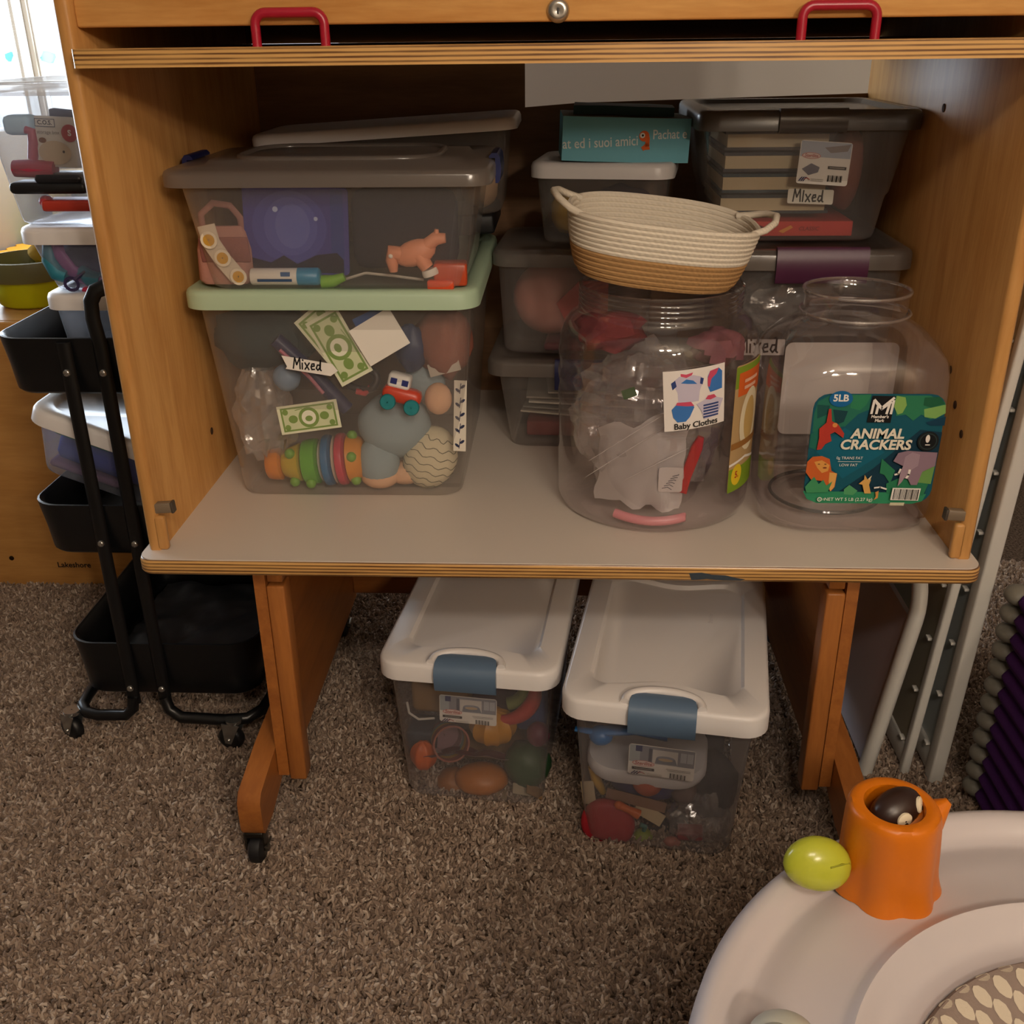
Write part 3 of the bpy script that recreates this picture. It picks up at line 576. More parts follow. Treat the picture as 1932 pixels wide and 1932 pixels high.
blob('cloth_bundle', 'dull rose cloth bundle at the upper right inside the sage-lidded tote', 'cloth', inA(838, 645, .07), (.045, .05, .055), cloth('#8f5a4b'), .2, seed=5)
blob('toy_block', 'round pale blue toy under the Mixed label of the sage-lidded tote', 'toy', inA(541, 712, .035), (.022, .02, .022), pl('#7c93ad', .5), .05, seed=3)
single('toy_wand', 'navy toy wand with a pink stripe slanting through the sage-lidded tote', 'toy', MB().tube([inA(520, 640, .03), inA(590, 705, .03), inA(655, 772, .03)], [.012, .013, .012], pl('#1d2450', .4), 10).tube([inA(528, 660, .012), inA(585, 712, .012), inA(610, 742, .012)], .003, pl('#b06a7c', .5), 6))
bpy.data.objects['toy_wand']['category'] = 'toy'
blob('toy_figure', 'navy toy with a blue trim behind the red toy car', 'toy', inA(775, 655, .045), (.026, .02, .036), pl('#23365e', .45), .25, seed=8)
single('toy_ring', 'black and red toy ring left of the toy car in the tote', 'toy', MB().tube([inA(683, 715, .035)+Vector((.024*math.cos(a*PI/10), .004*math.sin(a), .018*math.sin(a*PI/10))) for a in range(20)], .006, pl('#2a2428', .4), 8, True).tube([inA(672, 738, .03), inA(688, 742, .03), inA(700, 730, .03)], .005, pl('#b3363c', .4), 8))
bpy.data.objects['toy_ring']['category'] = 'toy'
# leaf printed strip
q = inA(868, 785, .02); pr = Print(.020, .115, paper('#ddd6c8'), 0, .001)
for k, yy in enumerate((-.045, -.02, .0, .022, .045)):
    pr.stroke([(-.001, yy-.008), (.001, yy+.008)], .0012, paper('#2d3350'))
    for s_ in (-1, 1): pr.disc(s_*.004, yy+.003*s_, .0045, paper('#2d3350'), .0022, 12, .7*s_)
single('paper_strip', 'white paper strip printed with dark leaves at the right end of the sage-lidded tote', 'paper', pr.mesh(flat(T(q, 0, -6.6, 2)), MB()))
q = inA(838, 693, .03); pr = Print(.05, .02, paper('#b9b0a4'), 0, .001); pr.disc(.005, 0, .007, paper('#2d3350'), .003, 12, .6); single('paper_strip', 'folded end of leaf printed paper under the rose cloth', 'paper', pr.mesh(flat(T(q, 0, -6.6, -14)), MB()))

# ---------- left: latch box B on top
totB, MBx = tote('latch_box', 'shallow clear latch box with a milky lid and navy side latches on the sage-lidded tote', (-.325, .345, .8811), 0, (.385, .29), (.425, .325), .158, (.470, .352, .150, .173), lidmat=LIDC, rec=-.006, latch=[('l', .085, .138, .178, NAVY), ('r', .085, .138, .178, NAVY)], inset=.075)
part('lid_ridge', MB(MBx).tube([(p[0], p[1], .1795) for p in rr(.30, .20, .06, 6)], .005, LIDC, 8, True), totB)
def inB(u, v, back=.0):
    p = aty(u, v, .2)
    for _ in range(4): p = aty(u, v, .200-.018*(p.z-.881)/.158+back)
    return p
# pouch, plain blue-violet print with dark hills
q = inB(560, 435, .045); pr = Print(.156, .125, cloth('#3d3f8c'), .006, .004); pr.disc(-.01, .005, .056, cloth('#464b99'), .052); pr.disc(-.008, .006, .040, cloth('#5158a4'), .042); pr.disc(-.005, .006, .026, cloth('#5c65ae'), .032)
pr.rect(.052, -.06, .071, .06, cloth('#2d3f86')); pr.disc(-.03, .03, .004, cloth('#a9b4dc')); pr.disc(.03, .018, .003, cloth('#a9b4dc'))
pr.poly([(-.07, -.06), (-.07, -.040), (-.04, -.047), (-.02, -.036), (0, -.048), (.03, -.034), (.06, -.03), (.07, -.04), (.07, -.06)], cloth('#1a1c30'))
single('fabric_pouch', 'blue violet printed fabric pouch standing in the shallow latch box', 'pouch', pr.mesh(flat(T(q, 0, -4, 2)), MB()))
mb = MB(T(inB(765, 430, .075))); mb.box((0, 0, 0), (.16, .05, .118), cloth('#20222f'), .02); mb.v = [v+Vector((0, .008*noise3(v, 14), .004*noise3(v, 20, 2))) for v in mb.v]; single('folded_cloth', 'folded charcoal cloth beside the blue pouch', 'cloth', mb)
q = inB(425, 470, .04); hb = thing('hand_bag', 'small dusty pink bag with a strap at the left of the shallow latch box', 'bag', (q.x, q.y, .886)); m = MB(T((q.x, q.y, .886))); m.loft([[(p[0], p[1], z) for p in rr(w_, d_, .015, 4)] for w_, d_, z in ((.075, .035, 0), (.085, .04, .006), (.082, .036, .05), (.07, .02, .075), (.06, .008, .083))], cloth('#b58478')); m.tube([(-.03, 0, .07), (-.03, 0, .1), (-.01, 0, .116), (.015, 0, .112), (.028, 0, .095), (.03, 0, .07)], .005, cloth('#9c7068'), 8, flat=.5); bd = part('bag_body', m, hb)
part('flap', MB(T((q.x+.006, q.y-.021, .886+.052), 0, 8)).box((0, 0, 0), (.074, .004, .038), cloth('#8f5d57'), .002), hb)
# strap with round printed badges
pts = [inB(388, 425, .012), inB(398, 458, .008), inB(420, 490, .006), inB(450, 525, .008)]
sb = thing('badge_strap', 'cream strap with three round yellow badges hanging in front of the pink bag', 'strap', tuple(pts[-1])); m = MB()
for a, b_ in zip(pts, pts[1:]):
    d = (b_-a).normalized(); n_ = Vector((d.z, 0, -d.x))*.013; m.add([a-n_, a+n_, b_+n_, b_-n_, a-n_+Vector((0, .002, 0)), a+n_+Vector((0, .002, 0)), b_+n_+Vector((0, .002, 0)), b_-n_+Vector((0, .002, 0))], [(0, 1, 2, 3), (4, 7, 6, 5), (0, 4, 5, 1), (2, 6, 7, 3)], cloth('#d8cbb8'), False)
part('band', m, sb)
for (u, v) in ((394, 453), (420, 487), (450, 522)):
    M_ = T(inB(u, v, .003), 0, 90); m = MB(M_); m.lathe([(.001, .0005), (.0125, .0005), (.0125, -.0005)], cloth('#e6dcc8'), n=20); m.lathe([(.001, .0010), (.0085, .0010), (.0085, 0)], cloth('#c99a3c'), n=20); part('badge', m, sb)
# glue stick
a = inB(476, 529, .014); b_ = inB(605, 527, .014); gs = thing('glue_stick', 'white glue stick with a blue cap lying in the shallow latch box', 'glue stick', (a.x, a.y, .885)); dv = (b_-a); Mg = Matrix.Translation(Vector((a.x, a.y, .8985))) @ Vector((dv.x, dv.y, 0)).to_track_quat('X', 'Z').to_matrix().to_4x4(); RY = Matrix.Rotation(PI/2, 4, 'Y'); Lg = dv.length
part('tube', MB(Mg).lathe([(.001, 0), (.0115, 0), (.0125, .002), (.0125, Lg*.68), (.001, Lg*.68)], pl('#e4e0d8', .4), n=20, R=RY), gs); part('cap', MB(Mg).lathe([(.001, Lg*.68), (.013, Lg*.68), (.013, Lg*.97), (.010, Lg), (.001, Lg)], pl('#2b87b4', .35), n=20, R=RY), gs)
part('printed_band', MB(Mg).box((Lg*.36, -.0121, -.003), (Lg*.5, .002, .004), pl('#22456f', .5)), gs); part('printed_mark', MB(Mg).box((Lg*.52, -.011, .0055), (.014, .003, .006), pl('#2f5f96', .5)), gs)
single('marker_cap', 'bright green pen end beside the blue glue cap', 'pen', MB().tube([inB(607, 532, .02), inB(630, 530, .02), inB(650, 522, .022)], [.010, .009, .006], pl('#7db52f', .4), 12))
# peach toy horse
MH = T(inB(785, 482, .02), 0, 0, -18); PCH = pl('#e0926e', .5); hs = thing('toy_animal', 'peach toy horse with a white base, leaning at the right of the shallow latch box', 'toy', tuple(inB(785, 520, .02)))
m = MB(MH); m.ell((0, 0, .004), (.032, .015, .019), PCH, 18); m.tube([(-.02, 0, .008), (-.032, 0, .016), (-.036, 0, .005), (-.040, 0, -.012)], [.012, .011, .010, .006], PCH, 10); m.tube([(.02, 0, .008), (.036, 0, .014), (.05, 0, .01)], [.011, .010, .007], PCH, 10); m.tube([(.004, -.002, 0), (.01, -.002, -.022)], [.013, .010], PCH, 10); m.tube([(.036, 0, .013), (.042, 0, .026)], [.006, .003], PCH, 8); part('figure', m, hs)
part('eye', MB(MH).ell((-.034, -.0105, .012), (.0035, .002, .0035), pl('#f0e8dc', .4), 8), hs); part('collar', MB(MH).lathe([(.001, 0), (.012, 0), (.013, .004), (.012, .010), (.001, .010)], pl('#e6dfd6', .5), (.012, -.002, -.034), 16), hs)
single('toy_brick', 'translucent orange toy brick in the right corner of the shallow latch box', 'toy brick', MB(T(inB(850, 515, .03), 4)).box((0, 0, 0), (.050, .034, .034), pl('#c04a26', .3), .004)); single('toy_brick', 'flat bright orange toy brick in front of the taller one', 'toy brick', MB(T(inB(832, 538, .012), -3)).box((0, 0, .001), (.040, .016, .014), pl('#e0502a', .3), .003))
single('charging_cable', 'thin white cable arching across the shallow latch box', 'cable', MB().tube([inB(640, 530, .05), inB(690, 515, .05), inB(740, 520, .045), inB(800, 528, .04)], .0022, pl('#cfc6b8', .5), 6))
# ---------- behind: white lidded box on an added black case
MCs = T((-.29, .650, .8811+.0175+.0103), 0, 0, -3.2); single('flat_case', 'added flat black case standing in for the dark gap under the tilted white-lidded box', 'case', MB(MCs).box((0, 0, 0), (.36, .20, .034), pl('#161517', .5), .005))  # added prop; its black paints the dark gap beneath the box
totC, MCx = tote('lidded_box', 'tilted clear box with a flat white lid behind the shallow latch box', tuple(MCs @ Vector((0, 0, .0174))), 0, (.39, .205), (.425, .225), .152, (.462, .238, .138, .157), roll=-3.2, lidmat=LIDW, rec=.003)
blob('plush_toy', 'cream plush toy pressed against the right end of the tilted box', 'plush toy', MCx @ Vector((.155, -.05, .045)), (.034, .035, .04), cloth('#c39f7c'), .12, seed=6); blob('plush_toy', 'brown plush toy inside the tilted white-lidded box', 'plush toy', MCx @ Vector((.0, .0, .055)), (.09, .06, .045), cloth('#6e5140'), .2, seed=9)

# ---------- centre column
totF, MF = tote('latch_box', 'low clear box with navy latches at the bottom of the middle stack', (.057, .582, ZS), -3, (.27, .25), (.305, .28), .150, (.345, .30, .142, .170), lidmat=LIDC, latch=[('f', .10, .12, .172, NAVY)], rec=.005)
for k, (dx, w_, c_) in enumerate(((0, .22, '#c9c0b0'), (-.008, .20, '#8d8980'), (.004, .21, '#d6cfc0'), (-.014, .19, '#9a9184'), (0.012, .17, '#bdb6a8'))): single('paper_sheet', ['topmost', 'second', 'third', 'fourth', 'lowest'][4-k]+' loose sheet of the paper stack inside the low navy-latched box', 'paper', MB(MF @ T((dx, -.02, .052+.011*k), 3*k-6, 0, 2)).box((0, 0, 0), (w_, .15, .003), paper(c_)), 'papers in the low latch box')
single('red_folder', 'dark red folder under the papers in the low navy-latched box', 'folder', MB(MF @ T((0, -.01, .026))).box((0, 0, 0), (.21, .17, .028), paper('#7d2a28'), .003))
totG, MG = tote('storage_box', 'clear box with a clear lid holding a pink ball, middle of the centre stack', (.040, .585, ZS+.1712), -4, (.255, .22), (.27, .235), .166, (.288, .255, .158, .185), lidmat=LIDC, rec=.004)
blob('toy_ball', 'large pink ball inside the middle box of the centre stack', 'ball', MG @ Vector((-.045, -.03, .085)), (.072, .065, .066), pl('#c27f72', .5), .03, seed=1)
m = MB(MG @ T((.008, -.088, .085), 0, 90)); m.prism([(-.04, .005), (.0, .045), (.05, .045), (.05, -.05), (.0, -.048), (-.022, -.03)], 0, .012, pl('#b42a22', .4)); single('red_shape', 'red angular plastic piece leaning on the pink ball', 'toy', m)
single('pink_tray', 'dark pink tray under the pink ball', 'tray', MB(MG @ T((.03, -.02, .009))).box((0, 0, 0), (.17, .15, .014), pl('#7a3440', .5), .005))
totH, MH_ = tote('lidded_box', 'small clear box with a white lid at the top of the centre stack', (.087, .600, ZS+.1712+.1855), -8, (.205, .17), (.225, .185), .120, (.246, .205, .112, .138), lidmat=LIDW, rec=.003)
blob('plush_toy', 'mustard plush toy at the left inside the small white-lidded box', 'plush toy', MH_ @ Vector((-.06, -.03, .045)), (.034, .03, .036), cloth('#b08a2c'), .15, seed=2); blob('cloth_bundle', 'dark purple cloth inside the small white-lidded box', 'cloth', MH_ @ Vector((.03, -.01, .05)), (.06, .05, .04), cloth('#3a3040'), .25, seed=7)
# teal board book set on it
MI = T(MH_ @ Vector((.022, -.012, .1385)), 4, 0, 2.0); TL = paper('#74b6c6'); bk = thing('book_box', 'teal shaped board-book box with white lettering on the small white-lidded box', 'box', tuple(MI.translation)); poly = [(-.105, -.075), (-.060, -.083), (.055, -.081), (.108, -.074), (.112, -.052), (.108, .06), (.06, .078), (-.04, .07), (-.10, .078)]
part('body', MB(MI).prism(poly, 0, .070, paper('#3a3a2e'), TL), bk)
part('raised_cover', MB(MI).prism([(-.085, -.03), (-.03, -.01), (.02, -.03), (.085, -.035), (.095, .05), (.05, .07), (-.03, .06), (-.075, .072)], .070, .084, paper('#33332a'), paper('#2d4a4c')), bk)
pr = Print(.2, .05, None); WT = paper('#dfe6e2'); 
def onbook(x, y, l):
    X = x; k = 0
    for (a, b_) in zip(poly[:3], poly[1:4]):
        if a[0] <= X <= b_[0] or (b_ == poly[3] and X > a[0]): return MI @ Vector((X, a[1]+(b_[1]-a[1])*(X-a[0])/(b_[0]-a[0])-.0004-l, .036+y))
    return MI @ Vector((X, poly[0][1]-.001-l, .036+y))
pr.text('at ed i suoi amici', -.042, -.006, .0225, WT, .01, 0, 'CENTER', .82, .07); pr.text('Pachat e', .073, .009, .021, WT, .01, 0, 'CENTER', .82, .04)
OR = paper('#d9662e'); pr.disc(.030, .006, .0085, OR); pr.stroke([(.036, .002), (.036, -.008), (.030, -.013)], .007, OR); pr.stroke([(.030, -.014), (.039, -.013)], .004, OR); pr.disc(.027, .007, .0042, WT); pr.disc(.0275, .007, .0018, BLK)
part('lettering', pr.mesh(onbook, MB(), .02), bk, 'white handwritten lettering with an orange comma mark')

# ---------- right column
totK, MK = tote('latch_box', 'tall clear box with a plum latch behind the two jars', (.425, .57, ZS), 0, (.25, .35), (.278, .375), .352, (.300, .40, .342, .372), lidmat=LIDC, latch=[('f', .145, .322, .376, PLUM)], rec=.006)
crumple('plastic_bag', 'clear crumpled bag at the upper front of the plum-latched box', MK @ Vector((-.03, -.10, .27)), (.085, .05, .05), seed=11); crumple('plastic_bag', 'clear bag of small rosy pieces low in the plum-latched box', MK @ Vector((-.06, -.10, .12)), (.055, .045, .085), clear('rosy_bag', '#d9bdb8', .2, '#b98f8a', .06, .12, 40), seed=14)
blob('cloth_bundle', 'grey brown cloth filling the back of the plum-latched box', 'cloth', MK @ Vector((0, .03, .15)), (.105, .11, .12), cloth('#5a5148'), .15, seed=3)
pr = Print(.088, .027, WHT, .002); handwrite(pr, -.034, -.009, .026, BLK, .003, 'Mixed'); sticker(totK, pr, T(aty(1430, 655, .383), 0, -2, 0), 'white label reading Mixed', 'name_label')
totJ, MJ = tote('storage_box', 'clear box with a smoky grey lid and white stickers at the top right', (.400, .602, ZS+.3725), 0, (.265, .29), (.322, .335), .185, (.352, .358, .176, .206), lidmat=LIDGREY, step=.075, rec=.007, latch=[('f', .105, .174, .2065, LIDGREY)])
for k, (cc, ccov, t_) in enumerate((('#cdbb98', '#3a4046', .024), ('#cdbb98', '#2f4652', .022), ('#cfbf9f', '#42454e', .022), ('#cdbd9c', '#3d3f44', .022))):
    zb = .040+.0335*k; b = thing('board_book', ['lowest', 'second lowest', 'second highest', 'topmost'][k]+' thick book with cream pages in the grey-lidded box', 'book', tuple(MJ @ Vector((-.035, 0, zb))), 'books in the grey-lidded box')
    part('pages', MB(MJ @ Matrix.Translation((-.040, -.012, zb+.0165))).box((0, 0, 0), (.172-.003*k, .215, .020), paper(cc)), b)
    part('cover', MB(MJ @ Matrix.Translation((-.036, -.008, zb+.0165))).box((0, 0, -.0125), (.178, .22, .005), paper(ccov)).box((0, 0, .0125), (.178, .22, .005), paper(ccov)), b)
rb_ = thing('game_box', 'flat red game box with small lettering at the bottom of the grey-lidded box', 'box', tuple(MJ @ Vector((-.005, -.03, .006)))); MR = MJ @ T((-.008, -.03, .018)); cmb = MB(MR).box((0, 0, 0), (.205, .195, .024), paper('#c23a30'), .001)
pr = Print(.1, .02, None); pr.text('CLASSIC', .03, 0, .009, paper('#8a2a24'), .02, .2); pr.disc(-.055, 0, .012, paper('#5a2a24'), .006); pr.poly([(-.02, -.004), (.0, .006), (.004, .002), (-.012, -.007)], paper('#d98a3a')); cmb.M = Matrix(); pr.mesh(flat(MR @ Matrix.Translation((0, -.0981, 0))), cmb); part('carton', cmb, rb_)
blob('plush_toy', 'long dusty rose plush toy standing in the right of the grey-lidded box', 'plush toy', MJ @ Vector((.095, -.03, .105)), (.028, .045, .07), cloth('#a3665c'), .1, seed=4)
MSt = lambda u, v, off=0: T(aty(u, v, .450+off), 0, -7.5, 3)
def yJ(z): return .602-.1325-.0265*(z-.9036)/.185-.0015
def onJ(u, v):
    p = aty(u, v, .45)
    for _ in range(4): p = aty(u, v, yJ(p.z)-.0015)
    return p
sticker(totJ, maker_label(.082, .066, True), T(onJ(1555, 308), 0, -8, 4), 'white maker sticker with a bar code', 'maker_sticker')
pr = Print(.074, .023, paper('#e6e0d2'), .003); handwrite(pr, -.028, -.008, .019, BLK, .0024, 'MIxed'); sticker(totJ, pr, T(onJ(1529, 371), 0, -8, 2), 'white label reading Mixed', 'name_label')
# ================================================================== jars and basket
J1 = (.160, .250); j1 = thing('plastic_jar', 'big round clear jar with a Baby Clothes picture label, under the rope basket', 'jar', (J1[0], J1[1], ZS)); prof = [(.001, .012), (.09, .012), (.115, .004), (.138, 0), (.149, .006), (.153, .018)]
for i in range(41):
    z = .03+.235*i/40; prof.append((.153+.0014*math.sin(z*2*PI/.034)*(1 if z > .165 else 0), z))
prof += [(.151, .275), (.146, .290), (.136, .303), (.128, .309), (.1245, .315)]
for i in range(13): z = .318+.030*i/12; prof.append((.1235+.0012*math.sin(z*2*PI/.0075), z))
prof += [(.124, .350), (.121, .352), (.119, .350)]
part('jar_body', MB().lathe(prof, CLJ, (J1[0], J1[1], ZS), 72, cap0=True), j1)
def oncyl(c, r, phi0, z0, rot=0):
    cr, sr = math.cos(rot), math.sin(rot)
    def f(x, y, l):
        X, Y = x*cr-y*sr, x*sr+y*cr; a = phi0+X/r; return Vector((c[0]+(r+l)*math.sin(a), c[1]-(r+l)*math.cos(a), z0+Y))
    return f
def hit_cyl(u, v, c, r):
    o, d = ray(u, v); ox, oy = o.x-c[0], o.y-c[1]; A = d.x**2+d.y**2; B = ox*d.x+oy*d.y; C = ox*ox+oy*oy-r*r; t = (-B-math.sqrt(B*B-A*C))/A; p = o+d*t; return math.atan2(p.x-c[0], -(p.y-c[1])), p.z
ph, zz = hit_cyl(1313, 752, J1, .1545); w_, h_ = .094, .090; pr = Print(w_, h_, paper('#efe8e2'), 0, .0005); BL = paper('#3f78c0'); PK = paper('#cf4f6c'); LV = paper('#ccc4d8'); NV = paper('#33457e')
pr.poly([(-.034, .028), (-.024, .036), (-.014, .033), (-.004, .036), (.008, .032), (.012, .026), (.006, .012), (.004, -.004), (-.026, -.004), (-.027, .012)], LV); pr.poly([(-.022, .036), (-.014, .033), (-.006, .036), (-.004, .040), (-.014, .038), (-.022, .040)], PK); pr.poly([(-.022, .026), (-.014, .031), (-.004, .028), (.002, .022), (-.012, .024)], BL); pr.poly([(-.036, .027), (-.030, .031), (-.028, .022), (-.034, .017)], NV); pr.poly([(.012, .029), (.010, .020), (.006, .022), (.007, .031)], NV)
pr.poly([(.018, .030), (.022, .038), (.036, .040), (.042, .034), (.042, .008), (.022, .006), (.019, .014)], BL); pr.poly([(.018, .028), (.022, .038), (.036, .040), (.032, .032), (.024, .026), (.021, .014), (.018, .016)], PK)
pr.poly([(-.036, -.012), (-.028, -.004), (-.008, -.004), (-.003, -.012), (-.010, -.026), (-.016, -.032), (-.028, -.032), (-.034, -.024)], BL); pr.poly([(-.030, -.006), (-.028, -.002), (-.008, -.003), (-.003, -.010), (-.014, -.009)], PK)
pr.poly([(.0, -.008), (.012, -.004), (.018, .001), (.026, .001), (.034, -.004), (.044, -.008), (.040, -.016), (.034, -.031), (.012, -.033), (.007, -.018)], LV); pr.poly([(.014, -.003), (.018, .002), (.028, .002), (.032, -.003), (.022, -.005)], PK)
for k in range(5): pr.rect(.0105, -.031+.0045*k, .035, -.0285+.0045*k, NV)
pr.text('Baby Clothes', 0, -.0385, .0125, BLK, .015)
part('picture_label', pr.mesh(oncyl(J1, .1545, ph, zz, math.radians(4.5)), MB(), .012), j1, 'white picture label reading Baby Clothes')
ph2, z2 = hit_cyl(1393, 810, J1, .1545); pr = Print(.085, .20, paper('#b99a6c'), .004, .0005); pr.rect(-.0425, .065, .0425, .098, paper('#7f9a2e')); pr.rect(-.035, .052, .0425, .088, paper('#d8652a')); pr.rect(-.0425, -.1, .0425, -.062, paper('#7c9a28')); pr.disc(-.022, -.074, .014, paper('#e2c42a'), .017); pr.text('5.', -.022, -.074, .015, paper('#b3401f'), .03); pr.stroke([(-.042, -.055), (.0, -.05), (.04, -.06)], .004, WHT); pr.disc(.004, .01, .03, paper('#e6d9b8'), .05); pr.disc(.004, .01, .018, paper('#c9a868'), .036); pr.rect(-.0425, -.03, .0425, -.020, paper('#9a6a34')); pr.stroke([(-.02, .074), (.02, .074)], .005, paper('#e6b49a')); pr.stroke([(-.02, .064), (.014, .064)], .005, paper('#e6b49a'))
part('maker_label', pr.mesh(oncyl(J1, .1545, ph2+.17, z2, 0), MB(), .012), j1, 'tan, green and orange wraparound maker label')
# inside the baby clothes jar
j = lambda u, v, d: (aty(u, v, J1[1]-d))
crumple('plastic_bag', 'large wrinkled clear bag filling the Baby Clothes jar', (J1[0]-.01, J1[1]+.0, ZS+.13), (.115, .11, .12), seed=21, amp=.16, n=44)
mb = MB()
gx = 14; V = []
for i in range(gx+1):
    for k in range(gx+1):
        a = -.85+1.15*i/gx; z = .03+(.115+.045*i/gx)*k/gx; a += .10*noise3((k*.35, i*.12, 4), 1, 1); z += .018*noise3((i*.3, 2, k*.1), 1, 6); r_ = .122+.012*noise3((a*3, z*20, 1), 1.2, 2); V.append((J1[0]+r_*math.sin(a), J1[1]-r_*math.cos(a), ZS+z))
mb.add(V, [(i*(gx+1)+k, (i+1)*(gx+1)+k, (i+1)*(gx+1)+k+1, i*(gx+1)+k+1) for i in range(gx) for k in range(gx)], clear('white_wrap', '#f4f0ec', .85, '#fbf6f4', .06, .2, 30)); single('white_wrap', 'milky white cloth wrap low inside the Baby Clothes jar', 'cloth', mb)
for k, (u0, v0, u1, v1) in enumerate(((1105, 900, 1265, 800), (1110, 870, 1290, 760), (1180, 905, 1300, 845))):
    a = j(u0, v0, .125); b_ = j(u1, v1, .12); m_ = (a+b_)/2+Vector((0, -.012, .006)); single('bag_fold', ['lowest', 'longest', 'shortest'][k]+' shiny plastic fold slanting across the Baby Clothes jar', 'plastic fold', MB().tube([a, a.lerp(m_, .6), m_, m_.lerp(b_, .5), b_], [.0006, .0012, .0016, .0012, .0006], pl('#efe9e8', .15), 6, flat=.4))
rd = j(1302, 878, .115); m = MB(T((rd.x, rd.y, rd.z), 0, 0, 16)); m.loft([[(p[0], p[1], z) for p in rr(.016*s_, .008, .003, 3)] for z, s_ in ((-.045, 1.3), (-.02, 1), (.03, 1.1), (.048, .6))], pl('#b3221c', .4)); single('red_ribbon', 'bright red tag strip standing inside the Baby Clothes jar', 'ribbon', m)
for k, (dx, c_) in enumerate(((0, '#5f5c60'),)): 
    q = j(1265, 905, .126); pr = Print(.03, .035, None)
    for i in range(6): pr.stroke([(-.012+.003*i, -.014+.004*i), (-.004+.003*i, -.012+.004*i), (.002+.002*i, -.016+.005*i)], .0012, paper(c_))
    pr.base = (rr(.036, .04, .004), paper('#cdc6c2')); single('printed_card', 'pale card with grey scribbled print beside the red tag strip', 'card', pr.mesh(flat(T(q, 0, 0, 0)), MB()))
single('toy_hanger', 'pink curved plastic hanger on the floor of the Baby Clothes jar', 'hanger', MB().tube([(J1[0]+(.136-.03*(i == 12))*math.sin(-.50+.85*i/12), J1[1]-.136*math.cos(-.50+.85*i/12), ZS+.022-.006*math.sin(i/12*PI)) for i in range(13)], .0075, pl('#d98a92', .35), 8))
blob('doll_clothes', 'rosy red doll clothes at the top left inside the Baby Clothes jar', 'cloth', (J1[0]-.075, J1[1]-.0, ZS+.275), (.05, .05, .03), cloth('#7d3338'), .45, seed=2); blob('doll_clothes', 'dusty rose doll clothes at the top right inside the Baby Clothes jar', 'cloth', (J1[0]+.085, J1[1]-.04, ZS+.262), (.038, .045, .026), cloth('#85525c'), .45, seed=5)
single('green_tag', 'small green paper tag inside the Baby Clothes jar', 'tag', MB(T(j(1187, 742, .13), 0, 0, -20)).box((0, 0, 0), (.02, .001, .014), paper('#46603a')))
# rope basket
BT = thing('rope_basket', 'oval cream and tan rope basket with two loop handles on the round jar', 'basket', (.150, .245, ZS+.353)); MBk = T((.146, .240, ZS+.3625), 2, 4.0, 7.0)
def rope(c, name):
    if name in _mc: return _mc[name]
    m, nt, b, o = newmat(name); b.inputs['Base Color'].default_value = lin(c); b.inputs['Roughness'].default_value = .95; b.inputs['Specular IOR Level'].default_value = .1
    t = nd(nt, 'ShaderNodeTexCoord'); wv = nd(nt, 'ShaderNodeTexWave'); wv.inputs['Scale'].default_value = 75; wv.bands_direction = 'DIAGONAL'; wv.inputs['Distortion'].default_value = .5
    bp = nd(nt, 'ShaderNodeBump'); bp.inputs['Strength'].default_value = .3; bp.inputs['Distance'].default_value = .0015; nt.links.new(t.outputs['Object'], wv.inputs[0]); nt.links.new(wv.outputs['Fac'], bp.inputs['Height']); nt.links.new(bp.outputs[0], b.inputs['Normal']); _mc[name] = m; return m
CR = rope('#e4dac8', 'cream_rope'); TN = rope('#b38c5e', 'tan_rope')
def oval(a, b_, z, n=56, tip=0):
    out = []
    for i in range(n):
        t = 2*PI*i/n; c_, s_ = math.cos(t), math.sin(t); e = .78; out.append((a*math.copysign(abs(c_)**e, c_), b_*math.copysign(abs(s_)**e, s_), z+tip*abs(c_)**3))
    return out
rows = 13
for k in range(rows):
    t = k/(rows-1); a = .112+.025*t**.6; b_ = .082+.022*t**.7; part('rope_coil', MB(MBk).tube(oval(a, b_, .005+.0072*k, tip=-.004*t), .0045, TN if k < 6 else CR, 7, True), BT)
part('basket_base', MB(MBk).loft([[(p[0]*s_, p[1]*s_, .0045) for p in oval(.112, .082, 0)] for s_ in (1, .7, .4, .1)], TN, False, True), BT)
for sx in (-1, 1):
    a = .137; zt = .092
    part('loop_handle', MB(MBk).tube([(sx*(a-.018), -.058, zt-.004), (sx*(a+.002), -.048, zt+.002), (sx*(a+.018), -.030, zt+.010), (sx*(a+.026), 0, zt+.014), (sx*(a+.018), .030, zt+.010), (sx*(a+.002), .048, zt+.002), (sx*(a-.018), .058, zt-.004)], .0052, CR, 8), BT)

# animal cracker jar
J2 = (.447, .232); j2 = thing('plastic_jar', 'empty square clear jar with an animal crackers label at the right of the shelf', 'jar', (J2[0], J2[1], ZS)); mb = MB(Matrix.Translation((J2[0], J2[1], ZS)))
RIMM = clear('jar_rim_plastic', '#f6f2f0', .22, '#f2ecea', .25, .05, 0, .6)
def sq(w_, r, z, n=10): return [(p[0], p[1], z) for p in rr(w_, w_, r, n)]
mb.loft([sq(.05, .024, .016), sq(.15, .07, .016), sq(.165, .075, .010), sq(.195, .075, .001), sq(.235, .07, .002), sq(.256, .07, .012), sq(.261, .07, .03), sq(.262, .068, .10), sq(.262, .068, .20), sq(.261, .07, .228), sq(.256, .075, .252), sq(.235, .09, .272), sq(.200, .09, .290), sq(.168, .083, .300), sq(.154, .0768, .306), sq(.150, .0748, .316), sq(.150, .0748, .336), sq(.156, .0778, .339), sq(.156, .0778, .343), sq(.148, .0738, .345)], CLJ, True, False); part('jar_body', mb, j2)
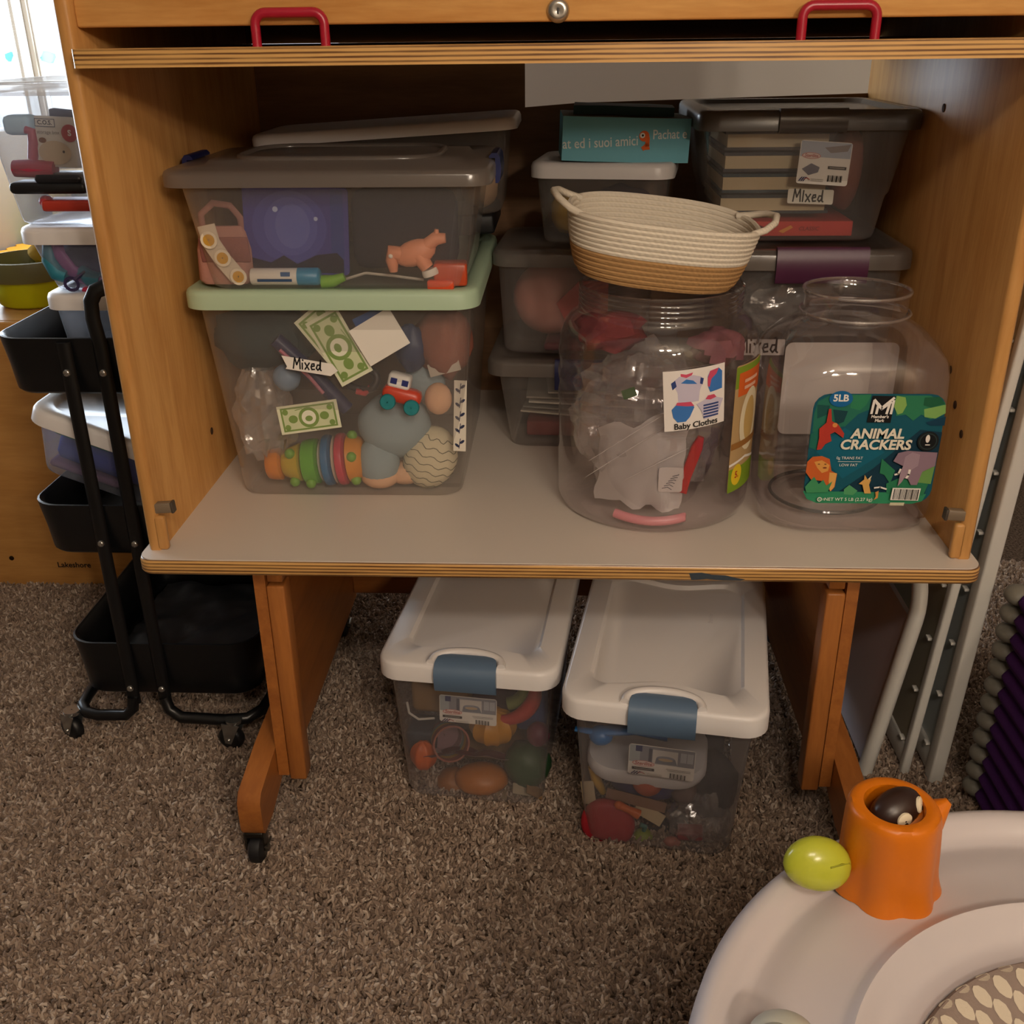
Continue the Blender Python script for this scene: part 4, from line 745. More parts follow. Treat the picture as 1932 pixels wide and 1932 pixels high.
part('neck_ring', MB().tube([(J2[0]+.0795*math.cos(2*PI*i/48), J2[1]+.0795*math.sin(2*PI*i/48), ZS+.312) for i in range(48)], .0022, RIMM, 6, True), j2); part('rim', MB().tube([(J2[0]+.0765*math.cos(2*PI*i/48), J2[1]+.0765*math.sin(2*PI*i/48), ZS+.3435) for i in range(48)], .0024, RIMM, 6, True), j2)
part('base_ring', MB().tube([(J2[0]-.012+.085*math.cos(2*PI*i/48), J2[1]+.0+.085*math.sin(2*PI*i/48), ZS+.0175) for i in range(48)], .0028, clear('smoky_ring', '#6a625e', .2, '#5a524e', .05, .1), 6, True), j2, 'dark moulded ring in the jar base')
LW, LH = .185, .168
def L(x, y):                                  # artwork grid of the label -> sheet coordinates
    sx = x+(y-870)*.105; return ((sx-500)/838*LW-LW/2, (1555-y)/725*LH-LH/2)
pr = Print(LW, LH, paper('#0f5566'), .022, .0006); P = lambda c, *pts: pr.poly([L(*p) for p in pts], paper(c))
P('#0b3346', (1180, 1060), (1320, 1075), (1300, 1250), (1230, 1500), (640, 1500), (900, 1310)); P('#0d6077', (500, 1190), (690, 1390), (960, 1210), (700, 1050))
P('#246e5a', (500, 960), (525, 880), (600, 838), (860, 832), (850, 930), (780, 960), (700, 1040), (560, 1060), (490, 1080)); P('#2d7f58', (740, 838), (862, 834), (830, 900), (790, 935), (730, 920)); P('#17504c', (520, 900), (600, 905), (590, 960), (520, 990)); P('#123f47', (620, 930), (715, 940), (690, 1010), (640, 1030)); P('#1d6a5a', (480, 1090), (530, 1060), (560, 1120), (520, 1200), (470, 1180))
P('#2c7a57', (1005, 838), (1230, 838), (1325, 880), (1330, 950), (1240, 990), (1180, 960), (1130, 1000), (1080, 960), (1020, 970)); P('#86b05c', (1020, 840), (1075, 850), (1085, 900), (1060, 950), (1030, 960), (1005, 910)); P('#7fae5f', (1195, 925), (1330, 895), (1332, 950), (1270, 985), (1200, 975)); P('#1b5b3e', (1195, 850), (1290, 845), (1325, 890), (1240, 915), (1190, 900)); P('#0d3a52', (1210, 1010), (1335, 970), (1330, 1030), (1240, 1030))
P('#2f8a62', (430, 1475), (980, 1480), (1240, 1490), (1215, 1540), (1150, 1558), (520, 1558), (455, 1530)); P('#2b7a55', (940, 1250), (1030, 1330), (1000, 1420), (960, 1360), (930, 1350)); P('#2b7a55', (975, 1420), (1060, 1380), (1250, 1420), (1220, 1500), (980, 1490)); P('#6d9b52', (1170, 1340), (1285, 1290), (1265, 1420), (1180, 1410)); P('#4f9b68', (700, 1460), (735, 1430), (790, 1470), (760, 1500), (700, 1495))
pr.disc(*L(668, 860), .0165, paper('#12639a'), .012); pr.text('5LB', *L(668, 856), .014, WHT, .03)
P('#111214', (868, 838), (1012, 840), (985, 1012), (835, 1010)); 
for a_, b_ in (((878, 870), (862, 950)), ((905, 890), (893, 950)), ((975, 890), (958, 950)), ((1000, 870), (985, 950))): pr.stroke([L(*a_), L(*b_)], .0035, WHT)
pr.stroke([L(880, 865), L(925, 915), L(1000, 852)], .0035, WHT); pr.stroke([L(890, 885), L(925, 925), L(985, 880)], .0025, WHT)
pr.text("Member's", *L(915, 972), .0062, WHT, .03, .1); pr.text('Mark', *L(912, 997), .0062, WHT, .03, .1)
pr.text('ANIMAL', *L(905, 1085), .0205, paper('#e9e3d0'), .035, .12); pr.text('CRACKERS', *L(893, 1158), .0205, paper('#e9e3d0'), .035, .12)
pr.text('0g TRANS FAT', *L(730, 1245), .006, WHT); pr.stroke([L(655, 1268), L(805, 1268)], .0006, WHT); pr.text('LOW FAT', *L(722, 1292), .006, WHT)
pr.disc(*L(1228, 1130), .0150, paper('#15181b'), .0150); pr.disc(*L(1228, 1130), .0125, paper('#2b3a3a')); pr.disc(*L(1228, 1130), .011, paper('#0e1012')); pr.disc(*L(1225, 1112), .003, WHT, .006); pr.stroke([L(1212, 1152), L(1238, 1152)], .0014, WHT)
P('#b5392c', (590, 920), (605, 920), (610, 1000), (650, 1020), (690, 1080), (685, 1110), (630, 1070), (600, 1085), (610, 1130), (570, 1150), (545, 1185), (515, 1190), (530, 1110), (530, 1050), (575, 1010)); pr.disc(*L(630, 1025), .0035, paper('#d98a4a'))
P('#c7612a', (445, 1340), (455, 1270), (490, 1235), (550, 1230), (600, 1250), (612, 1330), (650, 1350), (635, 1440), (610, 1470), (560, 1400), (480, 1390)); P('#d99a4c', (500, 1270), (550, 1258), (600, 1290), (590, 1330), (550, 1345), (520, 1310)); P('#e0a85a', (600, 1340), (648, 1345), (632, 1440), (605, 1470), (595, 1400)); P('#3f8f5f', (440, 1440), (500, 1370), (530, 1420), (560, 1390), (580, 1430), (620, 1400), (590, 1475), (450, 1480))
pr.disc(*L(530, 1284), .0018, paper('#5a3020'), .0007); pr.disc(*L(572, 1284), .0018, paper('#5a3020'), .0007); pr.disc(*L(568, 1308), .003, paper('#7c3a20'), .0012)
P('#8d7686', (1010, 1260), (1040, 1205), (1100, 1190), (1180, 1195), (1290, 1200), (1280, 1290), (1200, 1330), (1170, 1420), (1130, 1420), (1110, 1380), (1060, 1370), (1090, 1300)); P('#a08a98', (1085, 1230), (1130, 1200), (1180, 1215), (1170, 1290), (1110, 1330), (1070, 1400), (1045, 1430), (1060, 1330), (1075, 1290)); pr.stroke([L(1025, 1350), L(1045, 1345), L(1058, 1315)], .0028, WHT); pr.stroke([L(1100, 1370), L(1112, 1350), L(1118, 1320)], .0034, WHT)
P('#d9a95c', (790, 1415), (830, 1380), (870, 1385), (858, 1420), (872, 1480), (830, 1480), (815, 1420)); P('#d9a95c', (825, 1380), (828, 1352), (845, 1380)); P('#e6d6b0', (850, 1380), (875, 1355), (862, 1388)); P('#c98f4c', (900, 1470), (922, 1460), (918, 1510), (890, 1525), (905, 1500)); pr.stroke([L(895, 1440), L(930, 1435), (L(970, 1448))], .0024, WHT)
pr.text('NET WT 5 LB (2.27 kg)', *L(725, 1522), .0072, WHT); pr.disc(*L(535, 1522), .0035, WHT); pr.disc(*L(535, 1522), .0024, paper('#2f8a62')); pr.text('U', *L(535, 1522), .004, WHT); pr.text('D', *L(562, 1522), .004, WHT)
P('#ece8e2', (1012, 1438), (1195, 1440), (1180, 1525), (998, 1522))
for k in range(17): x0 = 1022+9.6*k; pr.poly([L(x0-0, 1445), L(x0+(6 if k % 4 == 0 else 3), 1445), L(x0-10+(6 if k % 4 == 0 else 3), 1517), L(x0-10, 1517)], BLK)
P('#c9c4a8', (996, 1535), (1090, 1535), (1085, 1555), (992, 1555))
part('front_label', pr.mesh(flat(T((.4620, J2[1]-.1322, ZS+.141), 0, 0, 0)), MB()), j2, 'teal jungle label reading Animal Crackers')
q = aty(1585, 735, J2[1]+.128); pr = Print(.185, .160, paper('#cfc8c2'), .012, .0005); part('back_label', pr.mesh(flat(T((q.x-.004, J2[1]+.1300, q.z), 0, 0, 0)), MB()), j2, 'plain pale back of the rear label')

# ================================================================== latch bins under the cabinet
def onplane(P0, rz, back=0, lean=0):
    n_ = Vector((math.sin(math.radians(rz)), -math.cos(math.radians(rz)), -lean)); P0 = Vector(P0)-Vector((n_.x, n_.y, 0))*back
    def f(u, v, extra=0):
        o, d = ray(u, v); t = ((P0-Vector((n_.x, n_.y, 0))*extra-o).dot(n_))/d.dot(n_); return o+d*t
    return f
BINP = clear('bin_plastic', '#f4f3f4', .22, '#d9d6d8', .04, .12, 0, .5)
def latch_bin(label, loc, rz, b, t, h, lid, lettering):
    th, M = tote('latch_bin', label, loc, rz, b, t, h, lid, body=BINP, lidmat=LIDW, rec=.007, rb=.034, bumpy=.022, cat='storage bin', inset=.062)
    lw, ld, z0, z1 = lid; yf = -ld/2; A = MB(M); pts = []
    for i in range(17):
        a = PI*i/16; pts.append((-.058*math.cos(a)*(1 if True else 0), yf+.006+.034*math.sin(a)**.7, z1+.001+.004*math.sin(a)))
    A.tube(pts, .0075, LIDW, 8); part('latch_arch', A, th)
    q = MB(M); w2 = .051; prof_ = [(.030, z1+.006), (.018, z1+.0075), (.004, z1+.004), (-.006, z1-.004), (-.0095, z1-.014), (-.0085, z1-.026), (-.006, z0-.006), (-.003, z0-.012), (.001, z0-.010), (.001, z1-.010), (.030, z1-.002)]
    def wd(dy): return w2*(1 if dy < .006 else math.sqrt(max(.1, 1-((dy-.006)/.036)**2)))
    q.loft([[(s_*wd(dy), yf+dy, z) for dy, z in prof_] for s_ in (-1, -.93, -.5, 0, .5, .93, 1)], SLATE); part('latch', q, th, 'slate blue latch handle')
    for (bx, by) in ((.0, .12),): 
        e = MB(M @ Matrix.Translation((lw*.18, .08, z1-.0069))); pr = Print(.05, .02, None); pr.text('Sterilite', 0, 0, .011, LIDW, .01, .2); pr.mesh(lambda x, y, l: M @ Vector((lettering*(lw*.2)-y*lettering, .06+x*lettering, z1-.0066+l)), e.__class__()) ; em = MB(); pr.mesh(lambda x, y, l: M @ Vector((lettering*lw*.2-y, .06+x, z1-.0066+l)), em); part('embossed_name', em, th)
    return th, M
bn1, MN1 = latch_bin('white-lidded clear bin with blue latch under the shelf, left and farther one', (-.116, .310, 0), -6.1, (.244, .40), (.274, .425), .272, (.302, .455, .262, .296), -1)
bn2, MN2 = latch_bin('white-lidded clear bin with blue latch under the shelf, right and nearer one', (.203, .201, 0), -8.9, (.240, .40), (.278, .43), .276, (.316, .462, .266, .302), 1)
b1 = onplane((-.1375, .111, 0), -6.1, 0, -.05); b2 = onplane((.172, .0035, 0), -8.9, 0, -.05)
sticker(bn1, maker_label(.098, .052), Matrix.Translation(b1(883, 1340, -.0035)) @ Matrix.Rotation(math.radians(-6.1), 4, 'Z') @ Matrix.Rotation(math.radians(-3), 4, 'X') @ Matrix.Rotation(math.radians(1), 4, 'Y'), 'white maker sticker with a bar code', 'maker_sticker')
sticker(bn2, maker_label(.104, .056), Matrix.Translation(b2(1248, 1438, -.0035)) @ Matrix.Rotation(math.radians(-8.9), 4, 'Z') @ Matrix.Rotation(math.radians(-3), 4, 'X') @ Matrix.Rotation(math.radians(1), 4, 'Y'), 'white maker sticker with a bar code', 'maker_sticker')
def lobed(name, label, c, r, col, lobes=8, amp=.07, rot=None, mat=None):
    mb = MB(); mb.ell(c, r, mat or pl(col, .4), 40, rot, lambda d: 1-amp*abs(math.sin(lobes/2*math.atan2(d.y, d.x)))*math.sqrt(d.x**2+d.y**2)); return mb
# left bin contents
q = b1(930, 1370, .05); pk = thing('toy_pumpkin', 'yellow ribbed toy pumpkin in the left bin', 'toy food', (q.x, q.y, q.z-.035)); part('pumpkin_body', lobed('', '', q, (.042, .038, .034), '#c98b1e', 10, .10), pk); part('stem', MB().tube([q+Vector((0, 0, .03)), q+Vector((.004, 0, .045))], [.006, .004], pl('#6d7a2a', .5)), pk)
q = b1(799, 1425, .03); mb = lobed('', '', q, (.024, .022, .030), '#d2601a', 6, .14); single('toy_pepper', 'orange lobed toy pepper at the left of the left bin', 'toy food', mb)
q = b1(995, 1440, .055); blob('toy_ball', 'large dark green toy lettuce in the right of the left bin', 'toy food', q, (.042, .04, .042), pl('#274a2a', .5), .14, seed=3)
q = b1(900, 1465, .04); blob('toy_food', 'big orange toy squash at the bottom middle of the left bin', 'toy food', q+Vector((.008, 0, -.004)), (.048, .035, .026), pl('#b8702a', .45), .06, seed=2); q = b1(855, 1475, .05); blob('toy_food', 'brown orange toy potato left of the squash in the left bin', 'toy food', q, (.030, .03, .026), pl('#9a6232', .5), .08, seed=4)
m = MB(); cq = b1(950, 1300, .05); pts = [cq+Vector((.055*math.cos(a), .012*math.sin(a), .055*math.sin(a))) for a in [math.radians(-95+115*i/14) for i in range(15)]]; m.tube(pts, [.008+.006*math.sin(PI*i/14) for i in range(15)], pl('#b5382f', .4), 10); single('toy_food', 'curved red toy watermelon rind at the upper right of the left bin', 'toy food', m)
m = MB(); pts = [cq+Vector((.038*math.cos(a), .01, .038*math.sin(a))) for a in [math.radians(-80+110*i/10) for i in range(11)]]; m.tube(pts, .012, pl('#6f7a3a', .5), 10); single('toy_food', 'olive green toy slice inside the red rind', 'toy food', m)
single('toy_carrot', 'small orange toy carrot end under the lid of the left bin', 'toy food', MB().tube([b1(935, 1287, .03), b1(965, 1290, .03)], [.008, .011], pl('#d2642c', .45), 10))
q = b1(835, 1300, .06); single('toy_basket', 'tan paper bag at the upper left of the left bin', 'bag', MB(T(q, -6)).box((0, .0, 0), (.10, .06, .065), paper('#8a6a3f'), .01))
q = b1(1005, 1320, .09); single('toy_plate', 'deep blue toy board in the right of the left bin', 'toy', MB(T(q, -6)).box((0, 0, 0), (.05, .05, .10), pl('#23407c', .5), .006))
q = b1(800, 1385, .08); single('toy_plate', 'dark slate blue toy board in the left of the left bin', 'toy', MB(T(q, -6)).box((0, 0, 0), (.055, .06, .05), pl('#2c3848', .5), .006))
single('white_wire', 'white cord curving round the left of the left bin', 'cord', MB().tube([b1(768, 1325, .02), b1(772, 1345, .02), b1(790, 1357, .02), b1(820, 1355, .02)], .0022, pl('#cfccc6', .5), 6))
q = b1(845, 1395, .05); single('toy_cup', 'pastel striped toy cup lying in the middle of the left bin', 'toy cup', MB(T(q, 20, 70)).lathe([(.001, -.03), (.026, -.03), (.028, -.012), (.029, -.012)], pl('#8a6a72', .4), n=24).lathe([(.029, -.012), (.030, 0)], pl('#7f9a96', .4), n=24).lathe([(.030, 0), (.031, .010)], pl('#c9a24a', .4), n=24).lathe([(.031, .010), (.033, .03), (.030, .03)], pl('#9a5a4c', .4), n=24))
m = MB(); gq = b1(880, 1425, .03); n_ = 18; V = []
for i in range(n_+1):
    for k in range(n_+1):
        x = (i/n_-.5)*.15; y = (k/n_-.5)*.09; V.append(gq+Vector((x, y*.5+.01, -.25*y+.012*noise3((x*30, y*30, 2), 1)-.6*abs(x)*abs(x)*4)))
m.add(V, [(i*(n_+1)+k, (i+1)*(n_+1)+k, (i+1)*(n_+1)+k+1, i*(n_+1)+k+1) for i in range(n_) for k in range(n_)], clear('tulle', '#a06a78', .45, '#7c3f52', .02, .6)); single('tulle_scarf', 'sheer plum tulle scarf across the middle of the left bin', 'scarf', m)
q = b1(1015, 1385, .03); blob('toy_food', 'small magenta toy berry right of the pumpkin in the left bin', 'toy food', q, (.020, .02, .022), pl('#5f2038', .5), .06, seed=9)
for k, (u, v, r_) in enumerate(((985, 1490, 15), (940, 1503, -20), (1008, 1493, 40))): single('paper_scrap', ['folded pale paper scrap under the green lettuce', 'flat pale paper scrap at the front bottom of the left bin', 'curled brown paper scrap in the right bottom corner of the left bin'][k], 'paper', MB(T(b1(u, v, .02), 0, 20, r_)).box((0, 0, 0), (.034, .02, .002), paper(['#a89a84', '#8a7a62', '#8a6a4a'][k])))
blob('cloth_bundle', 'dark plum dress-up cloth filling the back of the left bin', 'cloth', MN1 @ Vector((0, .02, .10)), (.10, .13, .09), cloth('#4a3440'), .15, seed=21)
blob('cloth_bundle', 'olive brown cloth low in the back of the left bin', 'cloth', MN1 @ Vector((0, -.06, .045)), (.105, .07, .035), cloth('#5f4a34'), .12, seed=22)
# right bin contents
q = b2(1222, 1420, .085); ic = thing('toy_tub', 'white lidded tub with blue sides inside the right bin', 'tub', (q.x, q.y, q.z-.07)); Mi = T((q.x, q.y, q.z), -8.9); part('tub_lid', MB(Mi).loft([[(p[0], p[1], z) for p in rr(w_, w_*.8, .05, 6)] for w_, z in ((.19, -.008), (.196, 0), (.196, .012), (.19, .018), (.17, .019))], pl('#d8d6d8', .4)), ic); part('tub_body', MB(Mi).loft([[(p[0], p[1], z) for p in rr(w_, w_*.75, .05, 6)] for w_, z in ((.08, -.075), (.12, -.06), (.17, -.008))], pl('#3a4a98', .45)), ic)
single('toy_slide', 'yellow strip left of the blue tub in the right bin', 'toy', MB().tube([b2(1120, 1445, .045), b2(1125, 1470, .045), b2(1138, 1495, .05)], [.010, .009, .006], pl('#c9a03a', .4), 8))
sp_ = thing('toy_scoop', 'bright blue toy scoop lying on top inside the right bin', 'toy scoop', tuple(b2(1180, 1390, .02))); m = MB(); m.tube([b2(1085, 1375, .02), b2(1115, 1380, .02), b2(1150, 1378, .02), b2(1200, 1378, .03), b2(1260, 1385, .03)], [.006, .007, .012, .010, .016], pl('#1f6fb4', .35), 10, flat=.6); part('handle', m, sp_); m = MB(); m.ell(b2(1134, 1387, .022), (.020, .018, .016), pl('#1f6fb4', .35), 16); part('bowl', m, sp_)
q = b2(1222, 1473, .03); sc = thing('toy_ice_cream', 'orange toy scoop ball under the sticker of the right bin', 'toy food', (q.x, q.y, q.z-.03)); part('scoop_ball', MB().ell(q, (.026, .025, .025), pl('#b8583a', .45), 20), sc)
q = b2(1147, 1552, .022); single('red_pad', 'round red foam pad at the lower left of the right bin', 'foam pad', MB(T(q, -9, 80)).lathe([(.001, -.012), (.036, -.012), (.041, -.008), (.042, 0), (.041, .008), (.036, .012), (.001, .012)], pl('#a8242f', .5), n=32, fn=lambda a, z: 1+.08*abs(math.cos(a))))
tf = thing('toy_figure', 'small orange toy figure on a white paper in the right bin', 'toy', tuple(b2(1200, 1535, .02))); part('figure', MB().tube([b2(1170, 1520, .016), b2(1185, 1527, .016), b2(1205, 1537, .018)], [.007, .006, .009], pl('#cf6420', .4), 10).ell(b2(1167, 1519, .015), (.0075, .0075, .0075), pl('#cf6420', .4), 12), tf)
for k, (u, v, w_, h_, r_, c_, lab) in enumerate(((1225, 1535, .050, .022, 25, '#c9b694', 'cream paper under the orange figure in the right bin'), (1200, 1510, .10, .018, 8, '#8a6a56', 'brown card edge across the middle of the right bin'), (1110, 1495, .022, .04, -10, '#b9a88c', 'cream paper against the left wall of the right bin'))): single('paper_scrap', lab, 'paper', MB(T(b2(u, v, .026+.004*k), -9, -15, r_)).box((0, 0, 0), (w_, .0015, h_), paper(c_)))
q = b2(1213, 1578, .03); m = MB(); m.ell(q, (.017, .015, .014), pl('#8a9a3a', .45), 16).tube([q+Vector((0, 0, .010)), q+Vector((.003, -.003, .024)), q+Vector((-.006, -.003, .028))], .004, pl('#3a7f7a', .45), 8); single('toy_fruit', 'small yellow green toy pear with a teal stalk at the bottom of the right bin', 'toy food', m)
single('toy_truck', 'red toy truck at the lower right of the right bin', 'toy', MB(T(b2(1302, 1570, .03), -9, 0, -6)).box((0, 0, 0), (.042, .026, .017), pl('#9a3238', .4), .004)); single('toy_food', 'peach toy biscuit left of the red truck in the right bin', 'toy food', MB().ell(b2(1268, 1590, .022), (.016, .010, .012), pl('#a8685c', .5), 14))
crumple('plastic_bag', 'clear bag of grey pieces at the lower right inside the right bin', b2(1320, 1540, .05), (.05, .04, .05), seed=31)
blob('cloth_bundle', 'dark grey cloth filling the right of the right bin', 'cloth', b2(1340, 1480, .09), (.048, .05, .055), cloth('#3d3c40'), .2, seed=12); blob('cloth_bundle', 'charcoal cloth in the middle of the right bin', 'cloth', b2(1250, 1560, .075), (.05, .04, .03), cloth('#3a3f44'), .2, seed=13)
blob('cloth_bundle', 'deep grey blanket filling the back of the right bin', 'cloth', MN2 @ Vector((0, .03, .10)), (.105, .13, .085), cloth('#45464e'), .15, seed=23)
blob('toy_ball', 'dull pink toy ball behind the sticker of the right bin', 'toy', b2(1290, 1492, .05), (.022, .02, .022), pl('#6d5a56', .5), .05, seed=5)
# ================================================================== black trolley at the left
BM = pl('#0f1012', .33); CH = pl('#b9b9b6', .2, 'metal')
ca = thing('utility_cart', 'black metal three-tier utility cart on casters left of the cabinet', 'cart', (-.75, .48, 0))
def tray(x0, x1, y0, y1, z0, z1, tp=.009):
    mb = MB(); cx, cy = (x0+x1)/2, (y0+y1)/2; w_, d_ = x1-x0, y1-y0
    f = lambda a, b_, z, r: [(p[0]+cx, p[1]+cy, z) for p in rr(a, b_, r, 6)]
    mb.loft([f(w_-tp*2-.006, d_-tp*2-.006, z0+.003, .045), f(w_-tp-.005, d_-tp-.005, z1-.004, .05), f(w_-.003, d_-.003, z1+.001, .052), f(w_+.003, d_+.003, z1, .053), f(w_+.002, d_+.002, z1-.006, .052), f(w_-tp, d_-tp, (z0+z1)/2, .05), f(w_-tp*2, d_-tp*2, z0+.006, .045), f(w_-tp*2-.012, d_-tp*2-.012, z0, .04)], BM, True, True); return mb
YF0 = .272
part('tray', tray(-.914, -.612, YF0, .70, .690, .787), ca); part('tray', tray(-.912, -.600, YF0, .70, .393, .492), ca); part('tray', tray(-.902, -.548, YF0, .70, .095, .213), ca)
for x in (-.789, -.729):
    for yy, sg in ((YF0-.004, 1), (.706, -1)):
        top = .80 if x < -.75 else .84
        pts = [(x, yy, .085), (x, yy, .45), (x, yy, .70)]
        if x > -.75: pts += [(x, yy, .78), (x-.004, yy, .82), (x-.002, yy, .848), (x+.008, yy, .864), (x+.024, yy+.006*sg, .870), (x+.06, yy+.012*sg, .872)]
        else: pts += [(x, yy, .782)]
        part('post', MB().tube(pts, .0125, BM, 10, flat=.55), ca)
        for z in (.733, .424, .121): part('screw', MB(T((x, yy-sg*.0085, z), 0, 90)).lathe([(.001, .0032*1), (.004, .0028), (.0062, .001), (.0065, -.002)], CH, n=16, cap0=True), ca)
        if sg > 0:
            for z in (.765,) if x < -.75 else (.757,): pass
for yy in (YF0-.006, .708):
    sg = 1 if yy < .5 else -1
    part('base_bar', MB().tube([(-.789, yy, .10), (-.792, yy-.003*sg, .075), (-.806, yy-.006*sg, .062), (-.86, yy-.006*sg, .060), (-.886, yy, .062), (-.900, yy+.018*sg, .066), (-.902, yy+.05*sg, .068), (-.902, yy+.2*sg, .068)], .011, BM, 10), ca)
    part('base_bar', MB().tube([(-.729, yy, .10), (-.722, yy-.004*sg, .075), (-.700, yy-.008*sg, .060), (-.62, yy-.008*sg, .056), (-.575, yy-.004*sg, .058), (-.552, yy+.02*sg, .062), (-.546, yy+.06*sg, .064), (-.546, yy+.2*sg, .064)], .011, BM, 10), ca)
for (x, y, rz) in ((-.915, .268, 62), (-.597, .250, 76), (-.905, .70, -20), (-.592, .71, 80)):
    Mw = T((x, y, 0), rz) @ Matrix.Scale(1.22, 4); w_ = part('caster', MB(Mw).lathe([(.001, -.0085), (.016, -.0085), (.0195, -.006), (.0205, 0), (.0195, .006), (.016, .0085), (.001, .0085)], pl('#141416', .45), (0, .008, .0175), 24, Matrix.Rotation(PI/2, 4, 'Y')), ca)
    f = MB(Mw); f.lathe([(.001, .054), (.013, .054), (.013, .050), (.011, .046), (.001, .046)], CH, n=16)
    for sx in (-1, 1): f.loft([[(sx*x_, y_, z_) for y_, z_ in ((-.014, .048), (.016, .048), (.014, .012), (.003, .012))] for x_ in (.0095, .0115)], CH, smooth=False)
    f.tube([(-.013, .008, .0175), (.013, .008, .0175)], .0035, CH); part('fork', f, w_, 'shiny metal caster fork')
# dark liner in the lowest tray
m = MB(); n_ = 26; V = []
for i in range(n_+1):
    for k in range(n_+1):
        x = -.865+.29*i/n_; y = .30+.37*k/n_; V.append((x, y, .118+.016*noise3((x*9, y*9, 0), 1.3, 3)+.007*noise3((x*30, y*30, 1), 1.2, 1)))
m.add(V, [(i*(n_+1)+k, (i+1)*(n_+1)+k, (i+1)*(n_+1)+k+1, i*(n_+1)+k+1) for i in range(n_) for k in range(n_)], pl('#232326', .45)); m.add([Vector(p)-Vector((0, 0, .012)) for p in (V[0], V[n_], V[-1], V[-n_-1])], [(0, 1, 2, 3)], pl('#232326', .45)); single('crumpled_liner', 'crumpled black plastic liner in the lowest cart tray', 'liner', m)
# boxes in the cart
MLK = clear('milky_box_plastic', '#eef0f4', .20, '#dfe2ea', .04, .15)
tote('lidded_box', 'small clear box with white lid standing in the top cart tray', (-.735, .485, .695), 0, (.185, .26), (.205, .285), .138, (.226, .30, .122, .148), body=MLK)
tQ, MQ = tote('lidded_box', 'clear white-lidded box with toy headphones, second in the cart stack', (-.752, .485, .8435), 0, (.175, .25), (.215, .28), .098, (.236, .30, .080, .106), body=MLK)
tP, MP = tote('storage_box', 'tall milky box of red and black toys at the top of the cart stack', (-.762, .49, .950), 0, (.225, .26), (.265, .30), .205, (.284, .32, .196, .216), body=MLK, lidmat=PALE)
cQ = lambda u, v, y=.365: aty(u, v, y)
tm = thing('toy_headphones', 'teal and lilac toy headphones in the second box of the cart stack', 'headphones', tuple(cQ(130, 540))); m = MB(); m.tube([cQ(105, 450), cQ(112, 480), cQ(135, 510), cQ(160, 525), cQ(190, 535)], [.011]*5, pl('#9a5fa0', .45), 10, flat=.5); part('headband', m, tm)
part('ear_pad', MB().tube([cQ(92, 455, .37), cQ(95, 490, .368), cQ(110, 515, .366), cQ(128, 522, .364)], [.010, .014, .015, .012], pl('#2f8298', .45), 10), tm); part('ear_pad', MB().tube([cQ(150, 512, .372), cQ(170, 525, .37), cQ(190, 530, .37)], [.012, .014, .014], pl('#3f7f98', .45), 10), tm)
sz = thing('toy_scissors', 'dark violet toy scissors lying in the second cart box', 'scissors', tuple(cQ(140, 540))); part('finger_loop', MB().tube([cQ(135, 536, .352)+Vector((.011*math.cos(a), 0, .010*math.sin(a))) for a in [2*PI*i/18 for i in range(18)]], .0028, pl('#3a3258', .4), 6, True), sz); part('blade', MB().tube([cQ(141, 528, .352), cQ(160, 512, .36)], [.004, .002], pl('#3a3258', .4), 6), sz)
single('red_tray', 'red toy lid along the top of the second cart box', 'toy', MB().box(cQ(150, 452, .38)+Vector((.03, .04, .0)), (.10, .08, .012), pl('#a8323c', .4), .003)); single('peach_card', 'peach paper card in the second cart box', 'card', MB().box(cQ(88, 452, .40), (.04, .004, .02), paper('#e8b48c'))); single('toy_cup', 'small crimson cup in the second cart box by the panel', 'toy cup', MB().box(cQ(168, 550, .37)+Vector((.006, 0, 0)), (.03, .02, .02), pl('#b8304c', .4), .005)); blob('cloth_bundle', 'slate coloured cloth behind the lilac headband', 'cloth', cQ(160, 490, .44), (.045, .03, .035), cloth('#4a4a66'), .15, seed=2)
# top box contents
c_ = thing('card_box', 'white cardboard packet printed C.O.S. in the top cart box', 'card box', tuple(aty(105, 270, .365))); Mc = T(aty(105, 268, .366), 0, -3, 3); part('packet', MB(Mc).box((0, .010, 0), (.062, .018, .075), paper('#d9d3c8'), .001), c_)
pr = Print(.06, .07, None); pr.rect(-.030, .022, .002, .034, paper('#5a5e70')); pr.rect(-.029, .023, .001, .033, paper('#d9d3c8')); pr.text('C.O.S.', -.014, .028, .0088, paper('#3d4050'), .03); pr.text('storage box', -.010, .014, .0075, paper('#7a7672')); pr.disc(.024, .014, .013, paper('#b3263a')); pr.text('S', .024, .014, .012, WHT, .04); pr.disc(-.002, -.016, .026, paper('#cbb79c'), .018); pr.disc(-.02, .002, .006, paper('#7a4a2c'), .004); pr.disc(.012, -.014, .002, BLK)
part('printed_face', pr.mesh(flat(Mc), MB()), c_)
RS = pl('#a83a54', .45); m = MB(); m.tube([aty(48, 245, .37), aty(60, 248, .37), aty(64, 270, .37), aty(62, 300, .37)], [.006, .008, .009, .008], RS, 10); m.tube([aty(28, 318, .365), aty(60, 318, .365), aty(105, 320, .365)], [.013, .014, .013], RS, 12); single('toy_dinosaur', 'raspberry pink long-necked toy in the top cart box', 'toy', m)
